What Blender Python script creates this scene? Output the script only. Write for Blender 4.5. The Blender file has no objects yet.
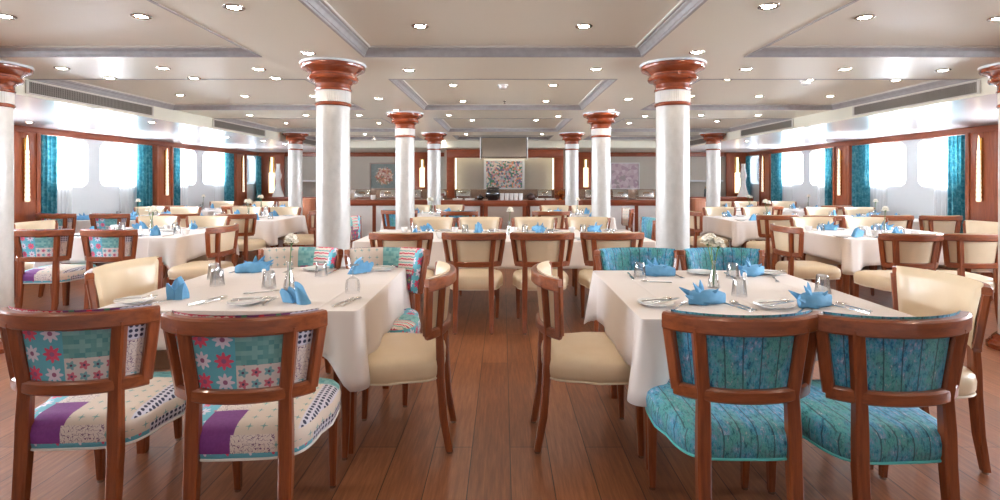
import bpy, bmesh, math, random
from math import sin, cos, pi, radians as R, sqrt, exp
from mathutils import Vector, Matrix
random.seed(7)
scene = bpy.context.scene
COL = scene.collection

# ------------------------------------------------------------------ node helper
class NT:
    def __init__(s, name):
        s.m = bpy.data.materials.new(name); s.m.use_nodes = True
        s.t = s.m.node_tree; s.b = s.t.nodes['Principled BSDF']
    def n(s, typ, **kw):
        x = s.t.nodes.new(typ)
        for k, v in kw.items(): setattr(x, k, v)
        return x
    def inp(s, sock, v):
        if isinstance(v, bpy.types.NodeSocket): s.t.links.new(v, sock)
        elif isinstance(v, (tuple, list)) and len(v) == 3 and sock.type == 'RGBA': sock.default_value = (*v, 1)
        else: sock.default_value = v
    def ma(s, op, a, b=0.0, c=None):
        x = s.n('ShaderNodeMath', operation=op); s.inp(x.inputs[0], a); s.inp(x.inputs[1], b)
        if c is not None: s.inp(x.inputs[2], c)
        return x.outputs[0]
    def mix(s, f, a, b):
        x = s.n('ShaderNodeMix', data_type='RGBA'); s.inp(x.inputs[0], f); s.inp(x.inputs[6], a); s.inp(x.inputs[7], b)
        return x.outputs[2]
    def coord(s, which='Object', scale=(1, 1, 1), rot=(0, 0, 0)):
        c = s.n('ShaderNodeTexCoord'); mp = s.n('ShaderNodeMapping')
        s.t.links.new(c.outputs[which], mp.inputs[0]); mp.inputs['Scale'].default_value = scale
        mp.inputs['Rotation'].default_value = rot
        return mp.outputs[0]
    def noise(s, vec, scale=5, detail=3, rough=.5):
        x = s.n('ShaderNodeTexNoise'); s.inp(x.inputs['Vector'], vec); x.inputs['Scale'].default_value = scale
        x.inputs['Detail'].default_value = detail; x.inputs['Roughness'].default_value = rough
        return x.outputs['Fac']
    def ramp(s, f, stops, mode='LINEAR'):
        x = s.n('ShaderNodeValToRGB'); s.inp(x.inputs[0], f); cr = x.color_ramp; cr.interpolation = mode
        while len(cr.elements) < len(stops): cr.elements.new(.5)
        for e, (p, c) in zip(cr.elements, stops): e.position = p; e.color = (*c, 1)
        return x.outputs[0]
    def bump(s, h, strength=.2, dist=.01):
        x = s.n('ShaderNodeBump'); s.inp(x.inputs['Height'], h); x.inputs['Strength'].default_value = strength
        x.inputs['Distance'].default_value = dist; s.t.links.new(x.outputs[0], s.b.inputs['Normal'])
    def fin(s, col=None, rough=.5, metal=0, coat=0, spec=.5, sheen=0):
        if col is not None: s.inp(s.b.inputs['Base Color'], col)
        s.inp(s.b.inputs['Roughness'], rough); s.b.inputs['Metallic'].default_value = metal
        s.b.inputs['Coat Weight'].default_value = coat; s.b.inputs['Specular IOR Level'].default_value = spec
        s.b.inputs['Coat Roughness'].default_value = .12
        s.b.inputs['Sheen Weight'].default_value = sheen
        return s.m
def C(r, g, b):
    f = lambda v: (v/255/12.92) if v <= 10 else ((v/255+.055)/1.055)**2.4
    return (f(r), f(g), f(b))
M = {}
def plain(name, col, rough=.5, metal=0, coat=0, spec=.5, var=.05):
    t = NT(name); v = t.noise(t.coord(), 12, 2)
    a = tuple(c*(1-var) for c in col); b = tuple(min(1, c*(1+var)) for c in col)
    M[name] = t.fin(t.mix(v, a, b), rough, metal, coat, spec); return M[name]
def emis(name, col, st):
    t = NT(name); t.inp(t.b.inputs['Emission Color'], col); t.b.inputs['Emission Strength'].default_value = st
    M[name] = t.fin(col, .4)
def wood(name, dark, light, axis='Z', rough=.3, coat=.4, sc=1):
    t = NT(name); st = {'Z': (14, 14, 1.2), 'X': (1.2, 14, 14), 'Y': (14, 1.2, 14)}[axis]
    g = t.noise(t.coord(scale=tuple(x*sc for x in st)), 4, 4, .6)
    col = t.ramp(g, [(.3, dark), (.7, light)])
    t.bump(g, .05, .002); M[name] = t.fin(col, rough, 0, coat)
def build_materials():
    wood('chair_wood', C(114, 53, 25), C(150, 78, 40), 'Z', .28, .5)
    wood('chair_wood_rail', C(118, 56, 26), C(154, 82, 42), 'X', .28, .5)
    wood('panel_wood', C(126, 60, 34), C(152, 78, 46), 'Z', .3, .3)
    wood('panel_wood_y', C(128, 60, 36), C(150, 76, 46), 'Y', .3, .3)
    wood('panel_wood_x', C(128, 58, 32), C(152, 76, 44), 'X', .3, .3)
    wood('capital_wood', C(112, 46, 22), C(146, 68, 36), 'X', .2, .6, .5)
    wood('cabinet_wood', C(190, 118, 84), C(206, 136, 100), 'Z', .4, .2)
    # floor : long dark planks running away from the camera
    t = NT('floor_wood')
    v = t.coord(rot=(0, 0, pi/2)); v.node.inputs['Location'].default_value = (0, -.035, 0); br = t.n('ShaderNodeTexBrick'); t.inp(br.inputs['Vector'], v)
    for k, x in (('Scale', 1), ('Mortar Size', .0022), ('Mortar Smooth', .1), ('Bias', 0), ('Brick Width', 1.9), ('Row Height', .19)):
        br.inputs[k].default_value = x
    br.inputs['Color1'].default_value = (.25, .25, .25, 1); br.inputs['Color2'].default_value = (.75, .75, .75, 1); br.inputs['Mortar'].default_value = (.5, .5, .5, 1)
    br.offset = .37
    g = t.noise(t.coord(scale=(16, 1.1, 1)), 3.2, 5, .65)
    g2 = t.noise(t.coord(scale=(40, 3, 1)), 3, 3, .5)
    f = t.ma('ADD', t.ma('MULTIPLY', g, .75), t.ma('MULTIPLY', g2, .25))
    f = t.ma('ADD', f, t.ma('MULTIPLY', t.ma('SUBTRACT', br.outputs['Color'], .5), .34))
    col = t.ramp(f, [(.25, C(98, 58, 36)), (.5, C(134, 82, 52)), (.75, C(166, 108, 72))])
    col = t.mix(br.outputs['Fac'], col, C(44, 24, 16))
    t.bump(t.ma('SUBTRACT', t.ma('MULTIPLY', g2, .12), br.outputs['Fac']), .08, .002)
    M['floor_wood'] = t.fin(col, t.ma('ADD', .30, t.ma('MULTIPLY', g2, .03)), 0, 0, .6)
    plain('ceiling_paint', C(226, 222, 206), .3, 0, 0, .5, .01)
    plain('coffer_paint', C(222, 216, 200), .38, 0, 0, .45, .01)
    plain('side_ceiling_paint', C(222, 220, 220), .22, 0, .2, .5, .01)
    plain('white_wall', C(212, 215, 217), .45, 0, 0, .5, .02)
    plain('beige_wall', C(196, 186, 172), .6, 0, 0, .4, .03)
    plain('white_panel', C(226, 222, 220), .4)
    plain('steel_brushed', C(206, 196, 184), .42, 1); plain('taupe_panel', C(170, 152, 140), .5)
    t = NT('cornice_silver'); g = t.noise(t.coord(scale=(3, 3, 3)), 6, 4)
    M['cornice_silver'] = t.fin(t.mix(g, C(150, 146, 146), C(182, 180, 182)), .35, .35)
    t = NT('column_pearl'); g = t.noise(t.coord(scale=(1, 1, .6)), 22, 5, .6); g2 = t.noise(t.coord(), 3, 3)
    c = t.mix(g, C(176, 174, 170), C(216, 214, 210)); c = t.mix(t.ma('MULTIPLY', g2, .3), c, C(196, 182, 170))
    t.bump(g, .15, .004); M['column_pearl'] = t.fin(c, .3, 0, .3)
    plain('vent_frame', C(206, 200, 192), .5); plain('vent_dark', C(138, 130, 122), .6)
    t = NT('tablecloth'); g = t.noise(t.coord(), 3, 3); w = t.noise(t.coord(), 260, 2)
    c = t.mix(g, C(220, 208, 202), C(230, 220, 214)); sx = t.n('ShaderNodeSeparateXYZ'); t.inp(sx.inputs[0], t.coord()); hs = 0.0
    for q in (0, 1):
        u = t.ma('ABSOLUTE', t.ma('SUBTRACT', t.ma('FRACT', t.ma('ADD', t.ma('MULTIPLY', sx.outputs[q], 1/.42), .5)), .5))
        hs = t.ma('ADD', hs, t.ma('MAXIMUM', t.ma('SUBTRACT', 1, t.ma('MULTIPLY', u, 40)), 0))
    t.bump(t.ma('ADD', hs, t.ma('MULTIPLY', w, .08)), .5, .003)
    M['tablecloth'] = t.fin(c, .55, 0, 0, .4, .15)
    t = NT('leatherette_cream'); g = t.noise(t.coord(), 9, 4); w = t.noise(t.coord(), 70, 3)
    t.bump(w, .12, .002); M['leatherette_cream'] = t.fin(t.mix(g, C(212, 188, 154), C(226, 206, 176)), .36, 0, .1)
    plain('piping_cream', C(214, 200, 178), .4)
    # teal striped fabric
    t = NT('teal_fabric'); uv = t.coord('UV')
    sx = t.n('ShaderNodeSeparateXYZ'); t.inp(sx.inputs[0], uv)
    a = t.noise(t.coord('UV', (34, 16, 1)), 1.7, 6, .85); b = t.noise(t.coord('UV', (5, 3, 1)), 1.6, 2, .6); c2 = t.noise(t.coord('UV', (70, 24, 1)), 1.3, 4, .7)
    g_ = t.ramp(a, [(.34, C(18, 70, 90)), (.42, C(44, 130, 136)), (.5, C(100, 178, 172)), (.57, C(70, 136, 156)), (.66, C(206, 218, 206))])
    h_ = t.ramp(a, [(.34, C(20, 62, 112)), (.42, C(30, 120, 170)), (.5, C(80, 172, 200)), (.57, C(120, 150, 196)), (.66, C(206, 214, 226))])
    col = t.mix(t.ramp(b, [(.42, (0, 0, 0)), (.58, (1, 1, 1))]), g_, h_)
    wob = t.ma('ADD', sx.outputs[0], t.ma('MULTIPLY', t.ma('SUBTRACT', b, .5), .01))
    fr = t.ma('FRACT', t.ma('MULTIPLY', wob, 17)); ln = t.ma('LESS_THAN', t.ma('ABSOLUTE', t.ma('SUBTRACT', fr, .5)), .04)
    col = t.mix(t.ma('MULTIPLY', t.ramp(c2, [(.52, (0, 0, 0)), (.66, (1, 1, 1))]), .6), col, C(34, 44, 78))
    col = t.mix(t.ma('MULTIPLY', ln, .7), col, C(30, 44, 62))
    M['teal_fabric'] = t.fin(col, .6, 0, 0, .4, .1)
    t = NT('curtain_teal'); a = t.noise(t.coord(scale=(1, 1, 1)), 14, 5, .7); b = t.noise(t.coord(scale=(2, 2, 6)), 8, 3)
    col = t.ramp(a, [(.3, C(30, 92, 106)), (.5, C(62, 136, 148)), (.7, C(132, 184, 190))])
    col = t.mix(t.ma('MULTIPLY', b, .3), col, C(20, 110, 140))
    m = t.fin(col, .6, 0, 0, .3)
    tr = t.n('ShaderNodeBsdfTranslucent'); t.inp(tr.inputs[0], col); ms = t.n('ShaderNodeMixShader'); ms.inputs[0].default_value = .16
    t.t.links.new(t.b.outputs[0], ms.inputs[1]); t.t.links.new(tr.outputs[0], ms.inputs[2])
    t.t.links.new(ms.outputs[0], t.t.nodes['Material Output'].inputs[0]); M['curtain_teal'] = m
    t = NT('sheer_white'); m = t.fin(C(244, 244, 244), .7)
    tr = t.n('ShaderNodeBsdfTransparent'); tl = t.n('ShaderNodeBsdfTranslucent'); m1 = t.n('ShaderNodeMixShader'); m2 = t.n('ShaderNodeMixShader')
    t.t.links.new(t.b.outputs[0], m1.inputs[1]); t.t.links.new(tl.outputs[0], m1.inputs[2]); m1.inputs[0].default_value = .5
    t.t.links.new(m1.outputs[0], m2.inputs[1]); t.t.links.new(tr.outputs[0], m2.inputs[2]); m2.inputs[0].default_value = .4
    t.t.links.new(m2.outputs[0], t.t.nodes['Material Output'].inputs[0]); M['sheer_white'] = m
    # glass : thin, clear with fresnel highlights
    def glass(name, tint, base, gain):
        t = NT(name); fr = t.n('ShaderNodeLayerWeight'); fr.inputs[0].default_value = .35
        tr = t.n('ShaderNodeBsdfTransparent'); tr.inputs[0].default_value = (*tint, 1)
        gl = t.n('ShaderNodeBsdfGlossy'); gl.inputs['Roughness'].default_value = .06
        ms = t.n('ShaderNodeMixShader'); t.inp(ms.inputs[0], t.ma('ADD', base, t.ma('MULTIPLY', fr.outputs['Fresnel'], gain)))
        t.t.links.new(tr.outputs[0], ms.inputs[1]); t.t.links.new(gl.outputs[0], ms.inputs[2])
        t.t.links.new(ms.outputs[0], t.t.nodes['Material Output'].inputs[0]); M[name] = t.m
    glass('clear_glass', (.975, .98, .985), .10, .5); glass('window_glass', (.97, .98, 1), .02, .5)
    # patchwork pieces
    def cell(t, k, ox=0, oy=0):
        s = t.n('ShaderNodeSeparateXYZ'); t.inp(s.inputs[0], t.coord('UV'))
        U = t.ma('ADD', t.ma('MULTIPLY', s.outputs[0], k), ox+50); V = t.ma('ADD', t.ma('MULTIPLY', s.outputs[1], k), oy+50)
        x = t.ma('SUBTRACT', t.ma('FRACT', U), .5); y = t.ma('SUBTRACT', t.ma('FRACT', V), .5)
        cb = t.n('ShaderNodeCombineXYZ'); t.inp(cb.inputs[0], t.ma('FLOOR', U)); t.inp(cb.inputs[1], t.ma('FLOOR', V))
        wn = t.n('ShaderNodeTexWhiteNoise', noise_dimensions='2D'); t.inp(wn.inputs['Vector'], cb.outputs[0])
        par = t.ma('MODULO', t.ma('ADD', t.ma('FLOOR', U), t.ma('FLOOR', V)), 2)
        r = t.ma('SQRT', t.ma('ADD', t.ma('MULTIPLY', x, x), t.ma('MULTIPLY', y, y)))
        th = t.ma('ARCTAN2', y, x)
        return x, y, r, th, wn.outputs['Value'], par
    def flower(name, bg, c1, c2, cc, k, pet=6):
        t = NT(name); x, y, r, th, w, par = cell(t, k)
        e = t.ma('ADD', .34, t.ma('MULTIPLY', t.ma('COSINE', t.ma('MULTIPLY', th, pet)), .09))
        col = t.mix(t.ma('LESS_THAN', r, e), bg, t.mix(par, c1, c2))
        col = t.mix(t.ma('LESS_THAN', r, .11), col, cc); M[name] = t.fin(col, .6, sheen=.1)
    flower('cloth_flower_blue', C(96, 180, 200), C(222, 78, 112), C(226, 218, 232), C(150, 90, 130), 13, 8)
    flower('cloth_flower_red', C(120, 60, 110), C(206, 52, 70), C(84, 140, 110), C(230, 120, 110), 20, 4)
    flower('cloth_flower_pale', C(218, 210, 208), C(120, 176, 186), C(206, 108, 130), C(90, 70, 100), 24, 5)
    t = NT('cloth_dots'); x, y, r, th, w, par = cell(t, 52); M['cloth_dots'] = t.fin(t.mix(t.ma('LESS_THAN', r, .34), C(206, 202, 214), C(50, 50, 78)), .6)
    t = NT('cloth_diamond'); x, y, r, th, w, par = cell(t, 20)
    d = t.ma('MULTIPLY', t.ma('ABSOLUTE', x), t.ma('ABSOLUTE', y)); star = t.ma('MULTIPLY', t.ma('LESS_THAN', d, .004), t.ma('LESS_THAN', r, .26))
    M['cloth_diamond'] = t.fin(t.mix(star, C(216, 200, 186), C(122, 164, 160)), .6)
    t = NT('cloth_purple'); w = t.noise(t.coord('UV'), 90, 2); M['cloth_purple'] = t.fin(t.mix(w, C(112, 44, 122), C(136, 66, 146)), .6)
    t = NT('cloth_stripe'); s = t.n('ShaderNodeSeparateXYZ'); t.inp(s.inputs[0], t.coord('UV')); w = t.noise(t.coord('UV', (60, 10, 1)), 1.5, 2)
    fr = t.ma('FRACT', t.ma('ADD', t.ma('MULTIPLY', s.outputs[1], 26), t.ma('MULTIPLY', w, .6)))
    M['cloth_stripe'] = t.fin(t.ramp(fr, [(0, C(226, 210, 200)), (.35, C(206, 60, 84)), (.6, C(228, 214, 206)), (.8, C(120, 176, 170))], 'CONSTANT'), .6)
    t = NT('cloth_teal'); x, y, r, th, w, par = cell(t, 60); M['cloth_teal'] = t.fin(t.mix(w, C(84, 150, 154), C(140, 190, 188)), .6)
    t = NT('cloth_squiggle'); x, y, r, th, w, par = cell(t, 30); n_ = t.noise(t.coord('UV'), 70, 1)
    q = t.ma('LESS_THAN', t.ma('ABSOLUTE', t.ma('SUBTRACT', n_, .5)), .018)
    M['cloth_squiggle'] = t.fin(t.mix(q, C(222, 208, 200), C(110, 70, 110)), .6)
    plain('piping_teal', C(90, 190, 190), .5); plain('piping_white', C(220, 214, 208), .5)
    t = NT('napkin_blue'); w = t.noise(t.coord(), 300, 2); g = t.noise(t.coord(), 20, 2); t.bump(w, .1, .0006)
    M['napkin_blue'] = t.fin(t.mix(g, C(82, 146, 194), C(122, 182, 220)), .7)
    plain('china', C(240, 238, 236), .12, 0, .5); plain('steel', C(214, 212, 210), .24, 1); plain('brass', C(200, 160, 96), .25, 1)
    plain('chrome_trim', C(170, 160, 150), .25, 1)
    plain('petal_white', C(246, 240, 226), .6, 0, 0, .3, .03); plain('stem_green', C(92, 130, 62), .5); plain('leaf_green', C(62, 100, 48), .5)
    plain('black_enamel', C(26, 24, 26), .15, 0, .6); plain('copper', C(176, 110, 60), .25, 1); plain('dark_clay', C(70, 44, 36), .3)
    plain('glide_metal', C(190, 186, 180), .25, 1); plain('window_trim', C(236, 238, 240), .4); plain('gasket', C(90, 96, 100), .5)
    t = NT('granite'); g = t.noise(t.coord(), 60, 4, .7); M['granite'] = t.fin(t.ramp(g, [(.35, C(88, 66, 54)), (.6, C(150, 120, 98))]), .12, 0, .4)
    emis('lamp_lens', (1, .9, .76), 55); emis('sconce_glow', (1, .88, .66), .5); emis('cove_glow', (1, .93, .6), 4); emis('sconce_warm', (1, .86, .58), 1.3)
    plain('vase_white', C(238, 236, 232), .2, 0, .3); plain('bottle_green', C(110, 128, 40), .1, 0, .5); plain('smoke_black', C(40, 40, 44), .3)
    def paint(name, stops, sc, bg=None):
        t = NT(name); vo = t.n('ShaderNodeTexVoronoi'); t.inp(vo.inputs['Vector'], t.coord()); vo.inputs['Scale'].default_value = sc
        sp = t.n('ShaderNodeSeparateColor'); t.t.links.new(vo.outputs['Color'], sp.inputs[0])
        col = t.ramp(sp.outputs[0], stops, 'CONSTANT'); n_ = t.noise(t.coord(), sc*1.2, 4)
        if bg:
            # bouquet : blossoms gather round the middle of the canvas
            s = t.n('ShaderNodeSeparateXYZ'); t.inp(s.inputs[0], t.coord())
            r = t.ma('SQRT', t.ma('ADD', t.ma('MULTIPLY', s.outputs[0], s.outputs[0]), t.ma('MULTIPLY', s.outputs[2], s.outputs[2])))
            k = t.ma('LESS_THAN', t.ma('ADD', r, t.ma('MULTIPLY', n_, .25)), bg[2])
            col = t.mix(k, t.mix(n_, bg[0], bg[1]), col)
        M[name] = t.fin(col, .5)
    paint('painting_bright', [(0, C(110, 140, 146)), (.14, C(236, 160, 120)), (.26, C(236, 200, 200)), (.42, C(150, 130, 166)), (.5, C(100, 156, 120)), (.6, C(244, 228, 214)), (.8, C(222, 150, 150)), (.88, C(190, 204, 206))], 24)
    paint('painting_vase', [(0, C(214, 176, 160)), (.3, C(180, 110, 100)), (.5, C(228, 214, 196)), (.7, C(150, 140, 110)), (.85, C(210, 150, 120))], 22, (C(110, 124, 122), C(160, 168, 162), .36))
    paint('painting_pink', [(0, C(208, 184, 190)), (.3, C(190, 160, 172)), (.5, C(222, 204, 208)), (.7, C(176, 160, 160)), (.85, C(214, 196, 200))], 12)
build_materials()

# ------------------------------------------------------------------ mesh helper
class MB:
    def __init__(s): s.v = []; s.f = []; s.mi = []; s.uv = []
    def add(s, vs, fs, mi=0, uvs=None):
        o = len(s.v); s.v += [tuple(x) for x in vs]
        for k, f in enumerate(fs):
            s.f.append(tuple(i+o for i in f)); s.mi.append(mi if isinstance(mi, int) else mi[k])
            s.uv.append(uvs[k] if uvs else None)
        return s
    def box(s, x0, x1, y0, y1, z0, z1, bev=0, mi=0):
        if bev <= 0:
            vs = [(x, y, z) for x in (x0, x1) for y in (y0, y1) for z in (z0, z1)]
            return s.add(vs, [(0, 1, 3, 2), (4, 6, 7, 5), (0, 4, 5, 1), (2, 3, 7, 6), (0, 2, 6, 4), (1, 5, 7, 3)], mi)
        bm = bmesh.new(); bmesh.ops.create_cube(bm, size=1)
        for v in bm.verts: v.co = ((x0+x1)/2+v.co.x*(x1-x0), (y0+y1)/2+v.co.y*(y1-y0), (z0+z1)/2+v.co.z*(z1-z0))
        bmesh.ops.bevel(bm, geom=bm.edges[:], offset=bev, segments=2, profile=.5, affect='EDGES')
        bm.verts.index_update(); s.add([v.co[:] for v in bm.verts], [tuple(v.index for v in f.verts) for f in bm.faces], mi); bm.free(); return s
    def rings(s, rings, closed=True, cap0=True, cap1=True, mi=0):
        n = len(rings[0]); vs = [p for r in rings for p in r]; fs = []
        for i in range(len(rings)-1):
            for j in range(n if closed else n-1):
                k = (j+1) % n; fs.append((i*n+j, i*n+k, (i+1)*n+k, (i+1)*n+j))
        if cap0: fs.append(tuple(range(n-1, -1, -1)))
        if cap1: fs.append(tuple((len(rings)-1)*n+j for j in range(n)))
        return s.add(vs, fs, mi)
    def lathe(s, prof, n=32, c=(0, 0, 0), mi=0, cap=True, sx=1, sy=1):
        rs = [[(c[0]+sx*r*cos(2*pi*j/n), c[1]+sy*r*sin(2*pi*j/n), c[2]+z) for j in range(n)] for r, z in prof]
        return s.rings(rs, True, cap, cap, mi)
    def sweep(s, pts, side, up, sec, mi=0, closed=False):
        """section (a,b) placed at each point : p + a*side + b*up"""
        rs = []
        for i, p in enumerate(pts):
            p = Vector(p); a = Vector(side[i] if isinstance(side, list) else side); b = Vector(up[i] if isinstance(up, list) else up)
            sc = sec[i] if isinstance(sec[0], list) else sec
            rs.append([tuple(p+a*u+b*w) for u, w in sc])
        if closed: rs.append(rs[0])
        return s.rings(rs, True, not closed, not closed, mi)
    def tube(s, pts, r, n=8, mi=0):
        rs = []
        P = [Vector(p) for p in pts]
        for i, p in enumerate(P):
            d = (P[min(i+1, len(P)-1)]-P[max(i-1, 0)]).normalized(); a = d.orthogonal().normalized() if abs(d.z) > .99 or i == 0 else None
            ref = Vector((0, 0, 1)) if abs(d.z) < .9 else Vector((1, 0, 0))
            a = d.cross(ref).normalized(); b = d.cross(a); rr = r[i] if isinstance(r, (list, tuple)) else r
            rs.append([tuple(p+a*rr*cos(2*pi*j/n)+b*rr*sin(2*pi*j/n)) for j in range(n)])
        return s.rings(rs, True, True, True, mi)
    def grid(s, fn, nu, nv, mi=0, uvf=None, closed_u=False):
        vs = [fn(i/nu, j/nv) for j in range(nv+1) for i in range(nu+1)]; fs = []; uvs = [] if uvf else None; ms = []
        for j in range(nv):
            for i in range(nu):
                a = j*(nu+1)+i; fs.append((a, a+1, a+nu+2, a+nu+1))
                if uvf: uvs.append([uvf(i/nu, j/nv), uvf((i+1)/nu, j/nv), uvf((i+1)/nu, (j+1)/nv), uvf(i/nu, (j+1)/nv)])
                ms.append(mi((i+.5)/nu, (j+.5)/nv) if callable(mi) else mi)
        return s.add(vs, fs, ms, uvs)
    def mesh(s, name, mats, smooth=35):
        me = bpy.data.meshes.new(name); me.from_pydata(s.v, [], s.f)
        for m in (mats if isinstance(mats, list) else [mats]): me.materials.append(M[m])
        me.polygons.foreach_set('material_index', s.mi)
        if any(s.uv):
            ul = me.uv_layers.new(name='UVMap')
            for p, u in zip(me.polygons, s.uv):
                if u:
                    for li, c in zip(p.loop_indices, u): ul.data[li].uv = c
        bm = bmesh.new(); bm.from_mesh(me); bmesh.ops.remove_doubles(bm, verts=bm.verts, dist=1e-5)
        bmesh.ops.recalc_face_normals(bm, faces=bm.faces); bm.to_mesh(me); bm.free()
        if smooth:
            me.polygons.foreach_set('use_smooth', [True]*len(me.polygons)); me.set_sharp_from_angle(angle=R(smooth))
        me.update(); return me
    def build(s, name, mats, parent=None, loc=(0, 0, 0), rz=0, smooth=35):
        o = bpy.data.objects.new(name, s.mesh(name, mats, smooth)); COL.objects.link(o); o.location = loc; o.rotation_euler = (0, 0, rz)
        if parent: o.parent = parent
        return o
def mobj(name, me, parent=None, loc=(0, 0, 0), rz=0):
    o = bpy.data.objects.new(name, me); COL.objects.link(o); o.location = loc; o.rotation_euler = (0, 0, rz)
    if parent: o.parent = parent
    return o
def tag(o, label, cat, group=None, kind=None):
    o['label'] = label; o['category'] = cat
    if group: o['group'] = group
    if kind: o['kind'] = kind
    return o
def thing(name, label, cat, loc=(0, 0, 0), rz=0, group=None):
    o = bpy.data.objects.new(name, None); COL.objects.link(o); o.location = loc; o.rotation_euler = (0, 0, rz); o.empty_display_size = .05
    return tag(o, label, cat, group)
def struct(mb, name, mats, smooth=35):
    o = mb.build(name, mats, None, smooth=smooth); o['kind'] = 'structure'; return o
def copy_tree(o, parent=None):
    c = o.copy(); COL.objects.link(c); c.parent = parent
    for ch in o.children: copy_tree(ch, c)
    return c
def place(proto, loc, rz, label, group=None):
    """first call uses the prototype itself, later calls copy it"""
    o = proto if not proto.get('_u') else copy_tree(proto)
    proto['_u'] = 1
    o.location = loc; o.rotation_euler = (0, 0, rz); o['label'] = label
    if group: o['group'] = group
    return o
def rsec(w, h, b):   # rounded rectangle section
    return [(-w+b, -h), (w-b, -h), (w, -h+b), (w, h-b), (w-b, h), (-w+b, h), (-w, h-b), (-w, -h+b)]

# ------------------------------------------------------------------ dimensions
H0, HC, HS = 2.27, 2.335, 2.11           # beam, coffer and side ceiling heights
XW, XF = 6.75, 4.32                       # side walls, fascia
YB, YN, YS = 14.2, -.9, 12.1             # back wall, near wall, soffit drop
CY = [(-.5, .84), (1.7, 3.84), (4.69, 6.74), (7.7, 9.78), (10.6, 11.7)]
CX = [(-XF, -1.8), (-1.04, 1.04), (1.8, XF)]

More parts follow.
